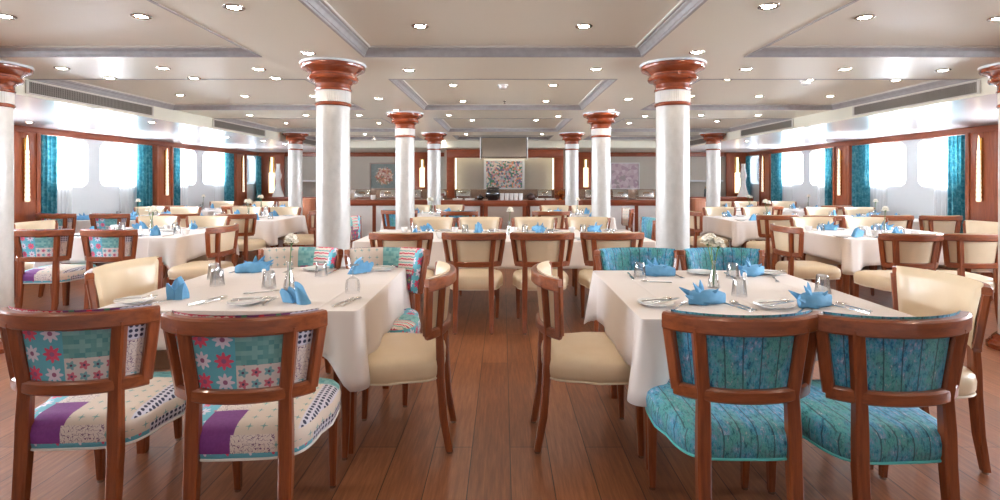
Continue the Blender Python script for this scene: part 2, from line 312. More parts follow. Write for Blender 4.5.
# ------------------------------------------------------------------ shell
def shell():
    b = MB(); b.box(-XW-.3, XW+.3, YN-.1, YB+.1, -.1, 0); struct(b, 'floor', 'floor_wood')
    b = MB()
    xs = sorted({x for c in CX for x in c}); ys = sorted({y for c in CY for y in c} | {YN, YS})
    def q(p, mi=0): b.add(p, [(0, 1, 2, 3)], mi)
    for i in range(len(xs)-1):
        for j in range(len(ys)-1):
            x0, x1, y0, y1 = xs[i], xs[i+1], ys[j], ys[j+1]
            inside = any(abs(x0-a) < 1e-6 and abs(x1-c) < 1e-6 for a, c in CX) and any(abs(y0-a) < 1e-6 and abs(y1-c) < 1e-6 for a, c in CY)
            z = HC if inside else H0
            q([(x0, y0, z), (x1, y0, z), (x1, y1, z), (x0, y1, z)], 1 if inside else 0)
            if inside:
                q([(x0, y0, H0), (x0, y1, H0), (x0, y1, HC), (x0, y0, HC)], 1); q([(x1, y0, H0), (x1, y1, H0), (x1, y1, HC), (x1, y0, HC)], 1)
                q([(x0, y0, H0), (x1, y0, H0), (x1, y0, HC), (x0, y0, HC)], 1); q([(x0, y1, H0), (x1, y1, H0), (x1, y1, HC), (x0, y1, HC)], 1)
    for s in (-1, 1):
        q([(s*XF, YN, HS), (s*XF, YS, HS), (s*XF, YS, H0), (s*XF, YN, H0)])
        q([(s*XF, YN, HS), (s*(XW+.3), YN, HS), (s*(XW+.3), YB, HS), (s*XF, YB, HS)], 2)
    q([(-XF, YS, HS), (XF, YS, HS), (XF, YS, H0), (-XF, YS, H0)]); q([(-XF, YS, HS), (XF, YS, HS), (XF, YB, HS), (-XF, YB, HS)])
    b.box(-XW-.3, XW+.3, YN-.1, YB+.1, HC+.02, HC+.1)
    struct(b, 'ceiling', ['ceiling_paint', 'coffer_paint', 'side_ceiling_paint'], 0)
    # silver cornice inside each coffer
    prof = [(-.004, -.005), (.014, -.005), (.016, .008), (.022, .010), (.024, .022), (.032, .036), (.044, .044), (.046, .052), (.055, .054), (.055, .0645), (0, .0645)]
    k = 0
    for x0, x1 in CX:
        for y0, y1 in CY:
            if y1 < 1: continue
            k += 1; b = MB(); rs = []
            for (cx, cy, sx, sy) in ((x0, y0, 1, 1), (x1, y0, -1, 1), (x1, y1, -1, -1), (x0, y1, 1, -1), (x0, y0, 1, 1)):
                rs.append([(cx+sx*(a+.001), cy+sy*(a+.001), H0+z) for a, z in prof])
            b.rings(rs, True, False, False); b2 = []
            for (cx, cy, sx, sy) in ((x0, y0, 1, 1), (x1, y0, -1, 1), (x1, y1, -1, -1), (x0, y1, 1, -1), (x0, y0, 1, 1)):
                b2.append([(cx+sx*(a+.001), cy+sy*(a+.001), H0+z) for a, z in ((.055, .052), (.066, .052), (.066, .0645), (.055, .0645))])
            b.rings(b2, True, False, False, 1); struct(b, 'trim_%d' % k, ['cornice_silver', 'vent_frame'], 25)
    # back and near walls
    b = MB(); b.box(-XW-.3, XW+.3, YB, YB+.1, 0, HS); struct(b, 'wall_back', 'beige_wall')
    b = MB(); b.box(-XW-.3, XW+.3, YN-.1, YN, 0, HC); struct(b, 'wall_near', 'white_wall')
    # window walls
    bays = [1.5+3*i for i in range(-1, 5)]           # pilaster to pilaster : Y0+.25 .. Y0+2.75 with Y0 = 1.24+...
    wins = []
    for k in range(-1, 5):
        y = 1.24+3*k
        wins += [(y+.3, y+1.13), (y+1.4, y+2.25)] if False else []
    P0 = 1.24
    piers = [1.18, 4.13, 7.08, 10.03, 12.98]           # -1.76,1.24,4.24,7.24,10.24,13.24
    for side, s in (('left', -1), ('right', 1)):
        b = MB(); wl = []
        for p in piers:
            for a, c in ((p+.45, p+1.30), (p+1.55, p+2.40)):
                if p > 12:
                    if a < 13.5: wl.append((13.30, 14.05))
                    continue
                wl.append((a, c))
        wl.insert(0, (YN+.1, YN+.5)) if False else None
        z0, z1, zc0, zc1 = 1.24, 1.99, 1.1, HS
        X = s*XW; XO = s*(XW+.21); edges = [YN]
        def Q(y0, y1, za, zb): b.add([(X, y0, za), (X, y1, za), (X, y1, zb), (X, y0, zb)], [(0, 1, 2, 3)])
        Q(YN, YB, 0, zc0); cur = YN
        wn = 0
        for a, c in wl:
            ya, yc = a-.08, c+.08
            Q(cur, ya, zc0, zc1); cur = yc
            rr = .13; inner = []; outer = []
            cs = [(c-rr, z0+rr, -90), (c-rr, z1-rr, 0), (a+rr, z1-rr, 90), (a+rr, z0+rr, 180)]
            cor = [(yc, zc0), (yc, zc1), (ya, zc1), (ya, zc0)]
            for (cy, cz, a0), (oy, oz) in zip(cs, cor):
                for i in range(9):
                    an = R(a0+90*i/8); y = cy+rr*cos(an); z = cz+rr*sin(an); inner.append((y, z))
                    # outer partner: project towards cell border
                    t = i/8
                    if a0 == -90: o = (y if t < .5 else oy, zc0 if t < .5 else z)
                    elif a0 == 0: o = (oy if t < .5 else y, z if t < .5 else zc1)
                    elif a0 == 90: o = (y if t < .5 else oy, zc1 if t < .5 else z)
                    else: o = (oy if t < .5 else y, z if t < .5 else zc0)
                    if i == 4: o = (oy, oz)
                    outer.append(o)
            n = len(inner)
            vs = [(X, y, z) for y, z in outer]+[(X, y, z) for y, z in inner]+[(XO, y, z) for y, z in inner]
            fs = []
            for i in range(n):
                j = (i+1) % n; fs += [(i, j, n+j, n+i), (n+i, n+j, 2*n+j, 2*n+i)]
            b.add(vs, fs)
            # window unit : painted frame ring, rubber gasket, glass
            if s < 0: WN[0] += 1
            else: WN[0] += 1
            w = MB()
            def ringz(d, x): # inset ring
                cs2 = [(c-rr, z0+rr, -90), (c-rr, z1-rr, 0), (a+rr, z1-rr, 90), (a+rr, z0+rr, 180)]
                return [(x, cy+(rr-d)*cos(R(a0+90*i/8)), cz+(rr-d)*sin(R(a0+90*i/8))) for cy, cz, a0 in cs2 for i in range(9)]
            w.rings([ringz(0, s*(XW+.19)), ringz(.022, s*(XW+.185)), ringz(.03, s*(XW+.20)), ringz(.03, s*(XW+.235)), ringz(0, s*(XW+.235))], True, False, False)
            wo = struct(w, 'window_%d' % WN[0], 'window_trim')
            g = MB(); g.rings([ringz(.034, s*(XW+.215)), ringz(.034, s*(XW+.221))], True, True, True); g.build('window_glass', 'window_glass', wo, smooth=0)
            g = MB(); g.rings([ringz(.028, s*(XW+.196)), ringz(.04, s*(XW+.196)), ringz(.04, s*(XW+.212)), ringz(.028, s*(XW+.212))], True, False, False); g.build('window_gasket', 'gasket', wo)
        Q(cur, YB, zc0, zc1)
        struct(b, 'wall_'+side, 'white_wall', 0)
        # header and pilasters
        b = MB(); b.box(min(X-s*.04, X-s*.001), max(X-s*.04, X-s*.001), YN, YB, 2.012, HS-.002, .004); TR[0] += 1; struct(b, 'trim_%d' % TR[0], 'panel_wood_y')
        b = MB(); b.box(min(X-s*.02, X), max(X-s*.02, X), YN, YB, 0, .1, .004); struct(b, 'baseboard_'+side, 'panel_wood_y')
        for p in piers:
            b = MB(); b.box(min(X-s*.16, X-s*.001), max(X-s*.16, X-s*.001), p-.25, p+.25, 0, 2.01, .006)
            b.box(min(X-s*.175, X-s*.16), max(X-s*.175, X-s*.16), p-.25, p-.19, 0, 2.01, .003); b.box(min(X-s*.175, X-s*.16), max(X-s*.175, X-s*.16), p+.19, p+.25, 0, 2.01, .003)
            TR[0] += 1; struct(b, 'trim_%d' % TR[0], 'panel_wood')
WN = [0]; TR = [20]
shell()
PIERS = [1.18, 4.13, 7.08, 10.03]
ORD = ['first', 'second', 'third', 'fourth', 'fifth', 'sixth', 'seventh', 'eighth']

# ---- curtains
def curtain(name, mat, x, y0, y1, z0, z1, folds, amp, label, cat, group, taper=0):
    b = MB()
    def fn(u, v):
        w = 1-taper*sin(pi*min(1, v*1.0))*.5
        yy = (y0+y1)/2+(u-.5)*(y1-y0)*w; a = amp*(1-.2*v)
        return (x+a*sin(u*folds*2*pi)+.25*a*sin(u*folds*4.3*pi+1.3), yy+.2*amp*cos(u*folds*4*pi), z0+(z1-z0)*v)
    b.grid(fn, folds*14, 10); o = b.build(name, mat, smooth=60); tag(o, label, cat, group)
for s, sd in ((-1, 'left'), (1, 'right')):
    for k, p in enumerate([4.13, 7.08, 10.03]):
        nm = {7.08: 'bay nearest the camera', 10.03: 'far bay'}.get(p, 'bay before the picture edge')
        X = s*(XW-.1)
        vis = p > 7
        if p < 4: continue
        fe = .36 if p < 8 else .34
        end = p+2.71
        curtain('curtain', 'curtain_teal', X, p+.24, p+.24+fe, .03, 2.0, 5, .035, 'teal curtain at near end of the %s wall %s windows' % (sd, nm), 'curtain', 'teal curtains')
        curtain('curtain', 'curtain_teal', X, end-.44, end, .03, 2.0, 5, .035, 'teal curtain at far end of the %s wall %s windows' % (sd, nm), 'curtain', 'teal curtains')
        curtain('sheer_curtain', 'sheer_white', s*(XW-.05), p+.52, p+.92, .04, 2.0, 6, .016, 'white sheer curtain beside near teal curtain, %s wall %s' % (sd, nm), 'curtain', 'white sheers')
        curtain('sheer_curtain', 'sheer_white', s*(XW-.05), p+1.9, p+2.4, .04, 2.0, 6, .016, 'white sheer curtain beside far teal curtain, %s wall %s' % (sd, nm), 'curtain', 'white sheers')

for s, sd in ((-1, 'left'), (1, 'right')):
    curtain('curtain', 'curtain_teal', s*(XW-.1), 13.88, 14.17, .03, 2.0, 3, .035, 'teal curtain in the back %s corner of the room' % sd, 'curtain', 'teal curtains')
# ---- wall lights on the pilasters : thin rod above a scalloped glowing body
def make_sconce():
    t = thing('wall_light', 'x', 'wall light')
    b = MB(); b.box(-.018, .018, 0, .03, 1.06, 1.93, .003); b.build('back_plate', 'brass', t)
    prof = [(.0, 1.05)]
    z = 1.05
    while z < 1.70:
        w = .036-.010*(z-1.05)/.65
        prof += [(w*.82, z), (w, z+.018), (w*.96, z+.05), (w*.82, z+.063)]; z += .065
    prof += [(.0, z)]
    b = MB(); b.lathe(prof, 16, (0, .05, 0), sy=.7); b.build('lamp_shade', 'sconce_glow', t)
    b = MB(); b.lathe([(.0, 1.695), (.010, 1.695), (.013, 1.80), (.009, 1.92), (.004, 1.965), (0, 1.965)], 12, (0, .05, 0)); b.build('lamp_rod', 'sconce_warm', t)
    return t
sc = make_sconce()
for s, sd in ((-1, 'left'), (1, 'right')):
    for p in (4.13, 7.08, 10.03, 12.98):
        nm = {4.13: 'pilaster outside the picture', 7.08: 'pilaster nearest the camera', 10.03: 'second pilaster', 12.98: 'farthest pilaster'}[p]
        o = place(sc, (s*(XW-.161), p, 0), R(-90*s if False else (90 if s > 0 else -90)), 'tall brass and glass wall light on the %s wall %s' % (sd, nm), 'pilaster wall lights')

# ---- air vents on the fascia
def make_vent():
    t = thing('air_vent', 'x', 'air vent')
    b = MB(); L, h = .85, .062
    b.box(-L, L, 0, .014, h-.012, h, .002); b.box(-L, L, 0, .014, -h, -h+.012, .002)
    b.box(-L, -L+.03, 0, .014, -h+.012, h-.012, .002); b.box(L-.03, L, 0, .014, -h+.012, h-.012, .002); b.build('vent_frame', 'vent_frame', t)
    b = MB(); b.box(-L+.03, L-.03, .001, .003, -h+.012, h-.012)
    for i in range(80):
        x = -L+.04+i*(2*L-.08)/79; b.box(x-.003, x+.003, .003, .010, -h+.012, h-.012)
    for i in range(4):
        z = -h+.03+i*.022; b.box(-L+.03, L-.03, .003, .008, z-.002, z+.002)
    b.build('vent_grille', 'vent_dark', t, smooth=0); return t
vt = make_vent()
for s, sd in ((-1, 'left'), (1, 'right')):
    for k, nm in enumerate(('nearest', 'second', 'third')):
        place(vt, (s*(XF-.002), 5.5+3*k, 2.195), R(90 if s > 0 else -90), 'long slotted air vent above the %s windows, %s from the camera' % (sd, nm), 'ceiling air vents')

# ---- columns
def make_column():
    t = thing('column', 'x', 'column')
    b = MB(); b.lathe([(.132, .10), (.129, .6), (.129, 1.4), (.127, 1.935)], 40); b.build('column_shaft', 'column_pearl', t)
    b = MB(); b.lathe([(.0, .0), (.205, .0), (.205, .035), (.19, .05), (.185, .06), (.175, .065), (.17, .085), (.15, .105), (.13, .11), (.0, .11)], 48); b.build('column_base', 'capital_wood', t)
    b = MB(); b.lathe([(.0, 1.93), (.134, 1.93), (.141, 1.938), (.141, 1.952), (.134, 1.96), (.0, 1.96)], 40); b.build('column_ring', 'capital_wood', t)
    # fluted collar
    b = MB(); n = 96
    b.rings([[((.131+(.003 if j % 2 else 0))*cos(2*pi*j/n), (.131+(.003 if j % 2 else 0))*sin(2*pi*j/n), z) for j in range(n)] for z in (1.958, 2.055)]); b.build('fluted_collar', 'column_pearl', t, smooth=0)
    b = MB(); b.lathe([(.0, 2.05), (.138, 2.05), (.143, 2.058), (.143, 2.066), (.136, 2.072), (.136, 2.105), (.15, 2.122), (.165, 2.13), (.185, 2.135), (.193, 2.148), (.192, 2.164), (.178, 2.172), (.178, 2.185), (.20, 2.202), (.225, 2.215), (.24, 2.222), (.247, 2.235), (.247, 2.249), (.24, 2.256), (0, 2.256)], 56); b.build('column_capital', 'capital_wood', t)
    b = MB(); b.lathe([(0, 2.254), (.248, 2.254), (.253, 2.262), (.253, 2.2695), (0, 2.2695)], 56); b.build('cap_plate', 'white_wall', t); return t
co = make_column()
for x, xn in ((-1.35, 'centre left'), (1.35, 'centre right'), (-4.07, 'far left'), (4.12, 'far right')):
    for y, yn in ((4.1, 'nearest'), (7.1, 'middle'), (10.1, 'backmost')):
        if abs(x) > 2 and y == 7.1: continue
        place(co, (x, y, 0), 0, 'pearly white column with wooden capital, %s of the %s row' % (yn, xn), 'white columns')

# ---- downlights
def make_downlight():
    t = thing('ceiling_downlight', 'x', 'ceiling light')
    b = MB(); b.lathe([(.032, -.001), (.046, -.007), (.054, -.004), (.055, 0), (.032, 0)], 24, cap=False); b.build('trim_ring', 'chrome_trim', t)
    b = MB(); b.lathe([(0, -.009), (.02, -.0075), (.034, -.003), (0, -.001)], 20); b.build('lamp_lens', 'lamp_lens', t)
    ld = bpy.data.lights.new('downlight_lamp', 'SPOT'); ld.energy = 5; ld.spot_size = R(130); ld.spot_blend = .6; ld.shadow_soft_size = .03; ld.color = (1, .87, .72)
    lo = bpy.data.objects.new('downlight_lamp', ld); COL.objects.link(lo); lo.parent = t; lo.location = (0, 0, -.03)
    return t
dl = make_downlight()
LT = [(5,16),(141,16),(234,7),(62,68),(163,68),(110,78),(194,78),(180,95),(245,96),(29,122),(152,122),(420,26),(308,53),(259,69),(276,78),(409,70),(453,85),(379,98.5),(463,101),(314,96),(396,110),(449,115),(472,120),(250,115),(306,115),(359,115),(286,123),(379,123),
 (584,26),(697,52),(746,69),(596,69),(728,79),(553,85),(546,101),(628,99),(690,96),(611,110),(558,116),(536,120),(645,116),(701,115),(629,123),(717,121),(769,6),(865,17),(999,18),(845,69),(943,70),(812,79),(896,80),(759,96),(830,96),(758,115),(264,141),(285,144),(365,134),(374,136.5),(466,134),(542,134),(444,140.5),(448,142),(565,140),(561,142.5),(721,141),(747,141),(227,137)]
pts = []
for px, py in LT:
    for z in (HS, H0, HC):
        s_ = (180-py)/(z-1.35); Y = 515/s_; X = (px-503)/s_
        inc = any(a < X < c for a, c in CX) and any(a < Y < c for a, c in CY)
        if z == HS and (abs(X) > XF or Y > YS): break
        if z == H0 and not inc and abs(X) <= XF and Y <= YS: break
        if z == HC and inc: break
    else: continue
    # keep clear of coffer edges and columns
    if any(abs(X-cx) < .3 and abs(Y-cy) < .3 for cx in (-1.35, 1.35, -4, 4) for cy in (4.1, 7.1, 10.1)): continue
    pts.append((X, Y, z))
for X, Y, z in [(x, y, HC) for y in (2.2, 0.3) for x in (-.55, .55, -3.1, 3.1)]+[(x, 1.25, H0) for x in (-2.5, 2.5, -.8, .8)]: pts.append((X, Y, z))
pts.sort(key=lambda p: (round(p[1]*1.1), p[0]))
LAMPS = {}
for i, (X, Y, z) in enumerate(pts):
    side = 'left' if X < -1.5 else ('right' if X > 1.5 else 'centre')
    if z == HS and abs(X) > XF: where = 'low window-side ceiling, %s side' % side
    elif z == HC: where = 'recessed ceiling panel, %s' % side
    elif z == H0: where = 'flat ceiling beam, %s' % side
    else: where = 'low ceiling over the buffet'
    row = 'overhead' if Y < 3 else ('near' if Y < 4.6 else ('middle' if Y < 7.5 else ('rear' if Y < 10.3 else 'backmost')))
    LAMPS.setdefault((row, where), []).append((X, Y, z))
NTH = ['leftmost', 'second from left', 'third from left', 'fourth from left', 'fifth from left', 'sixth from left', 'seventh from left', 'eighth from left', 'ninth from left', 'tenth from left']
for (row, where), ps in LAMPS.items():
    ps.sort(key=lambda p: p[0]/p[1])
    for i, (X, Y, z) in enumerate(ps):
        place(dl, (X, Y, z-.0005), 0, 'round recessed downlight, %s %s%s' % (row, where, ', '+NTH[i] if len(ps) > 1 else ''), 'recessed ceiling downlights')
# smoke detectors and ceiling fittings
for (X, Y, z, lb) in ((0, 5.33, HC, 'small white smoke detector in middle of centre recessed ceiling panel'), (3.0, 5.1, HC, 'small white round sensor in the right recessed ceiling panel')):
    t = thing('smoke_detector', lb, 'smoke detector', (X, Y, z-.0005))
    b = MB(); b.lathe([(0, -.0), (.055, 0), (.055, -.012), (.0, -.012)], 24); b.build('detector_base', 'china', t)
    b = MB(); b.lathe([(0, -.012), (.04, -.012), (.042, -.03), (.03, -.042), (0, -.044)], 24); b.build('detector_head', 'china', t)
for (X, Y, z, lb) in ((.02, 6.42, HC, 'small sprinkler head in the centre recessed ceiling panel'), (1.95, 8.3, HC, 'small sprinkler head in the right ceiling beyond the column')):
    b = MB(); b.lathe([(0, 0), (.02, 0), (.018, -.006), (.006, -.008), (.006, -.03), (.016, -.032), (.016, -.035), (0, -.036)], 14)
    tag(b.build('sprinkler_head', 'chrome_trim', None, (X, Y, z-.0005)), lb, 'sprinkler')

# ------------------------------------------------------------------ back of the room
def backroom():
    def frame(nm, x0, x1, y, z0, z1, w, mat='panel_wood', d=.06):
        pass
    # header across the back wall
    b = MB(); b.box(-XW+.05, -1.6, YB-.04, YB-.001, 1.995, HS-.002, .004); TR[0] += 1; struct(b, 'trim_%d' % TR[0], 'panel_wood_x')
    b = MB(); b.box(1.7, XW-.05, YB-.04, YB-.001, 1.995, HS-.002, .004); TR[0] += 1; struct(b, 'trim_%d' % TR[0], 'panel_wood_x')
    for x0, x1 in ((-6.70, -6.0), (6.12, 6.70)):
        b = MB(); b.box(x0, x1, YB-.08, YB-.042, 0, 2.10, .005); TR[0] += 1; struct(b, 'trim_%d' % TR[0], 'panel_wood')
    # buffet niche portal
    y = 12.7; b = MB(); b.box(-1.39, 1.49, y, y+.30, 1.905, 2.108, .004); b.box(-1.39, -1.20, y, y+.3, .90, 1.905, .004); b.box(1.27, 1.49, y, y+.3, .9, 1.905, .004)
    TR[0] += 1; struct(b, 'trim_%d' % TR[0], 'panel_wood_x')
    b = MB(); b.box(-1.5, 1.6, 13.15, 13.25, 0, HS-.002); TR[0] += 1; struct(b, 'trim_%d' % TR[0], 'beige_wall')
    # cove strips hidden behind the portal edge
    for (x0, x1, z0, z1, nm) in ((-1.19, 1.26, 1.912, 1.93, 'top'), (-1.199, -1.185, .95, 1.90, 'left'), (1.255, 1.268, .95, 1.90, 'right')):
        b = MB(); b.box(x0, x1, 13.02, 13.05, z0, z1, .002)
        tag(b.build('cove_light_strip', 'cove_glow'), 'warm glowing light strip along the %s of the buffet niche' % nm, 'light strip', 'niche light strips')
    # wooden pilasters with lamps beside the niche
    for x, sd in ((-2.02, 'left'), (2.07, 'right')):
        b = MB(); b.box(x-.2, x+.2, 12.9, 12.98, 0, 2.05, .005); TR[0] += 1; struct(b, 'trim_%d' % TR[0], 'panel_wood_x')
        t = thing('wall_light', 'tall glowing wall light on the wooden panel %s of the niche' % sd, 'wall light', (x, 12.899, 0), pi, 'niche wall lights')
        b = MB(); b.box(-.06, .06, .004, .05, 1.17, 1.66, .006); b.build('lamp_shade', 'sconce_warm', t)
        b = MB(); b.box(-.022, .022, .004, .035, 1.66, 1.86, .004); b.build('lamp_rod', 'sconce_warm', t)
        b = MB(); b.box(-.065, .065, 0, .004, 1.15, 1.88, .001); b.build('back_plate', 'brass', t)
    for x, sd in ((-6.33, 'left'), (6.42, 'right')):
        t = thing('wall_light', 'slim glowing wall light behind the white vase, back %s corner' % sd, 'wall light', (x, YB-.081, 0), pi, 'niche wall lights')
        b = MB(); b.box(-.07, .07, .004, .05, 1.0, 1.55, .006); b.build('lamp_shade', 'sconce_warm', t)
        b = MB(); b.box(-.024, .024, .004, .035, 1.55, 1.97, .004); b.build('lamp_rod', 'sconce_warm', t)
        b = MB(); b.box(-.075, .075, 0, .004, .98, 1.98, .001); b.build('back_plate', 'brass', t)
    # paintings
    def painting(x, z, w, h, y, mat, fm, lb, fw=.05):
        t = thing('painting', lb, 'painting', (x, y, z))
        b = MB()
        b.box(-w, w, -.04, 0, h-fw, h, .004); b.box(-w, w, -.04, 0, -h, -h+fw, .004); b.box(-w, -w+fw, -.04, 0, -h+fw, h-fw, .004); b.box(w-fw, w, -.04, 0, -h+fw, h-fw, .004)
        b.build('picture_frame', fm, t); b = MB(); b.box(-w+fw, w-fw, -.025, -.002, -h+fw, h-fw); b.build('canvas', mat, t)
    painting(.03, 1.49, .52, .40, 13.149, 'painting_bright', 'china', 'bright floral painting in white frame in the lit buffet niche', .06)
    painting(-3.27, 1.46, .40, .37, YB-.001, 'painting_vase', 'taupe_panel', 'painting of a flower bouquet on grey, left of the niche', .04)
    painting(3.36, 1.46, .40, .37, YB-.001, 'painting_pink', 'white_panel', 'pale pink mottled painting on wall right of the niche', .03)
    # wall shelves
    for x0, x1, sd in ((-5.75, -4.7, 'left'), (4.95, 6.0, 'right')):
        t = thing('wall_shelf', 'narrow white wall shelf on the back wall, %s side' % sd, 'shelf', ((x0+x1)/2, YB-.001, 1.32))
        w = (x1-x0)/2; b = MB(); b.box(-w, w, -.18, 0, -.02, .03, .004); b.build('shelf_board', 'china', t)
        for q in (-w+.1, w-.1):
            b = MB(); b.box(q-.01, q+.01, -.14, 0, -.07, -.02, .002); b.build('shelf_bracket', 'china', t)
    # back granite counter
    t = thing('back_counter', 'brown granite back counter with granite splashback behind the buffet', 'counter', (0, 12.9, 0))
    b = MB(); b.box(-3.9, 3.9, -.58, -.14, 0, .86); b.build('cabinet_body', 'panel_wood_x', t)
    b = MB(); b.box(-3.95, 3.95, -.62, -.12, .862, .90, .005); b.build('worktop', 'granite', t)
    b = MB(); b.box(-3.95, 3.95, -.135, -.105, .902, 1.12, .003); b.build('splashback', 'granite', t)
    # buffet counters
    TOP = .915
    def counter(x0, x1, y0, y1, lb, panel, posts):
        t = thing('buffet_counter', lb, 'counter', ((x0+x1)/2, y0, 0)); w = (x1-x0)/2; d = y1-y0
        b = MB(); b.box(-w, w, .0, d, .0, .80, .0); b.build('counter_body', 'panel_wood_x', t)
        b = MB(); b.box(-w-.01, w+.01, -.03, d, .802, TOP, .006); b.build('counter_top', 'panel_wood_x', t)
        k = len(posts)
        for i in range(k-1):
            a, c = posts[i], posts[i+1]
            b = MB(); b.box(a-(x0+x1)/2+.04, c-(x0+x1)/2-.04, -.012, -.001, .1, .79, .003); b.build('front_panel', panel, t)
        b = MB(); b.box(-w, w, -.015, -.001, 0, .09, .002); b.build('kick_board', 'panel_wood_x', t)
    counter(-4.0, -1.62, 11.2, 11.75, 'left wing of buffet counter, white panels under a red wood edge', 'white_panel', [-3.95, -2.8, -1.64])
    counter(-1.6, -.43, 11.0, 11.55, 'buffet counter section just left of the dark podium, white panel', 'white_panel', [-1.58, -.45])
    counter(-.41, .5, 10.85, 11.5, 'centre buffet podium with taupe panel in a wooden frame', 'taupe_panel', [-.36, .45])
    counter(.52, 1.68, 11.0, 11.55, 'buffet counter section just right of the centre podium, white panel', 'white_panel', [.54, 1.66])
    counter(1.70, 4.05, 11.2, 11.75, 'right wing of buffet counter, white panels under a red wood edge', 'white_panel', [1.72, 2.9, 4.0])
    counter(-6.0, -4.45, 13.2, 13.6, 'low sideboard at the back left under the white vase', 'white_panel', [-5.95, -5.2, -4.5])
    counter(4.35, 6.4, 13.2, 13.6, 'low sideboard at the back right under the white vase', 'white_panel', [4.4, 5.3, 6.35])
    for x, sd in ((-4.22, 'left'), (4.22, 'right')):
        t = thing('serving_cabinet', 'narrow orange wood cabinet at the %s end of the buffet' % sd, 'cabinet', (x, 11.0, 0))
        b = MB(); b.box(-.11, .11, 0, .5, .06, .95, .006); b.build('cabinet_body', 'cabinet_wood', t)
        b = MB(); b.box(-.09, .09, -.012, -.001, .1, .9, .004); d = b.build('cabinet_door', 'cabinet_wood', t)
        b = MB(); b.tube([(.06, -.03, .5), (.06, -.03, .62)], .006); b.build('door_handle', 'steel', d)
        for px in (-.08, .08):
            for py in (.05, .45):
                b = MB(); b.lathe([(0, 0), (.02, 0), (.02, .06), (0, .06)], 12, (px, py, 0)); b.build('foot', 'smoke_black', t)
    # hood
    t = thing('extractor_hood', 'hanging steel hood with glass sides above the buffet podium', 'hood', (.02, 11.35, 0))
    b = MB()
    prof = [(-.3, 1.83), (-.3, 1.86), (-.26, 2.1), (-.2, 2.26), (.3, 2.26), (.3, 1.83)]
    b.rings([[(x, y, z) for y, z in prof] for x in (-.48, .48)]); b.build('hood_body', 'steel_brushed', t)
    for s in (-1, 1):
        b = MB(); b.box(s*.505-.01, s*.505+.01, -.34, .32, 1.80, 2.265, .006); b.build('side_panel', 'china', t)
    b = MB(); b.box(-.49, .49, -.33, -.30, 1.82, 1.85, .004); b.build('front_rail', 'chrome_trim', t)
    # things on the buffet
    Z = TOP
    def chafing(x, y, lb, dome=True, z=Z, rz=0):
        t = thing('chafing_dish', lb, 'chafing dish', (x, y, z), rz, 'chafing dishes')
        b = MB(); b.box(-.17, .17, -.13, .13, .03, .10, .012); b.build('water_pan', 'steel', t)
        rs = []
        for i in range(13):
            a = pi*i/12; rs.append([(xx, .12*cos(a)*(1 if abs(xx) < .16 else .96), .10+.12*sin(a)*(1 if abs(xx) < .16 else .95)) for xx in (-.165, -.155, .155, .165)])
        b = MB(); b.rings([[r[k] for r in rs] for k in range(4)]); ld = b.build('dome_lid', 'steel', t)
        b = MB(); b.tube([(-.06, -.115, .15), (-.06, -.15, .155), (.06, -.15, .155), (.06, -.115, .15)], .007); b.build('lid_handle', 'brass', ld)
        for sx in (-1, 1):
            for sy in (-1, 1):
                b = MB(); b.tube([(sx*.15, sy*.11, .0), (sx*.155, sy*.115, .05)], .009); b.build('leg', 'steel', t)
    chafing(-3.1, 11.45, 'round-lidded silver chafing dish on the left wing of the buffet')
    chafing(-2.55, 11.5, 'second silver chafing dish on left wing, beside the column')
    chafing(-1.98, 11.45, 'silver chafing dish on left wing, nearest the niche')
    chafing(1.98, 11.45, 'silver chafing dish on right wing, below the tall wall light')
    chafing(2.6, 11.5, 'second silver chafing dish on right wing, beside the column')
    chafing(3.15, 11.45, 'silver chafing dish at the right end of the right wing')
    chafing(-.95, 12.45, 'silver chafing dish on granite back counter, left', z=.901)
    chafing(1.0, 12.45, 'silver chafing dish on granite back counter, right', z=.901)
    # soup kettle
    t = thing('soup_kettle', 'large round black soup kettle on the buffet podium', 'kettle', (-.22, 11.12, Z))
    b = MB(); b.lathe([(0, 0), (.11, 0), (.115, .02), (.15, .06), (.163, .12), (.155, .19), (.13, .235), (0, .24)], 32); b.build('kettle_body', 'black_enamel', t)
    b = MB(); b.lathe([(0, .238), (.138, .238), (.142, .25), (.13, .275), (.06, .29), (0, .295)], 32); ld = b.build('kettle_lid', 'black_enamel', t)
    b = MB(); b.lathe([(0, .29), (.01, .293), (.018, .31), (.0, .32)], 14); b.build('lid_knob', 'steel', ld)
    for x, nm, mt, lb, sc_ in ((-.50, 'teapot', 'black_enamel', 'small black teapot left of the black kettle', .8), (.60, 'teapot', 'dark_clay', 'dark brown clay pot right of the stacked glasses', .95)):
        t = thing(nm, lb, 'pot', (x, 11.2, Z)); t.scale = (sc_,)*3
        b = MB(); b.lathe([(0, 0), (.06, 0), (.085, .03), (.095, .07), (.08, .115), (.05, .135), (0, .136)], 24); b.build('pot_body', mt, t)
        b = MB(); b.lathe([(0, .134), (.052, .134), (.045, .15), (.012, .157), (.012, .168), (0, .175)], 20); b.build('pot_lid', mt, t)
        b = MB(); b.tube([(.08, 0, .05), (.12, 0, .075), (.14, 0, .12)], [.016, .012, .008]); b.build('pot_spout', mt, t)
        b = MB(); b.tube([(-.085, 0, .05), (-.13, 0, .06), (-.135, 0, .1), (-.08, 0, .11)], .008); b.build('pot_handle', mt, t)
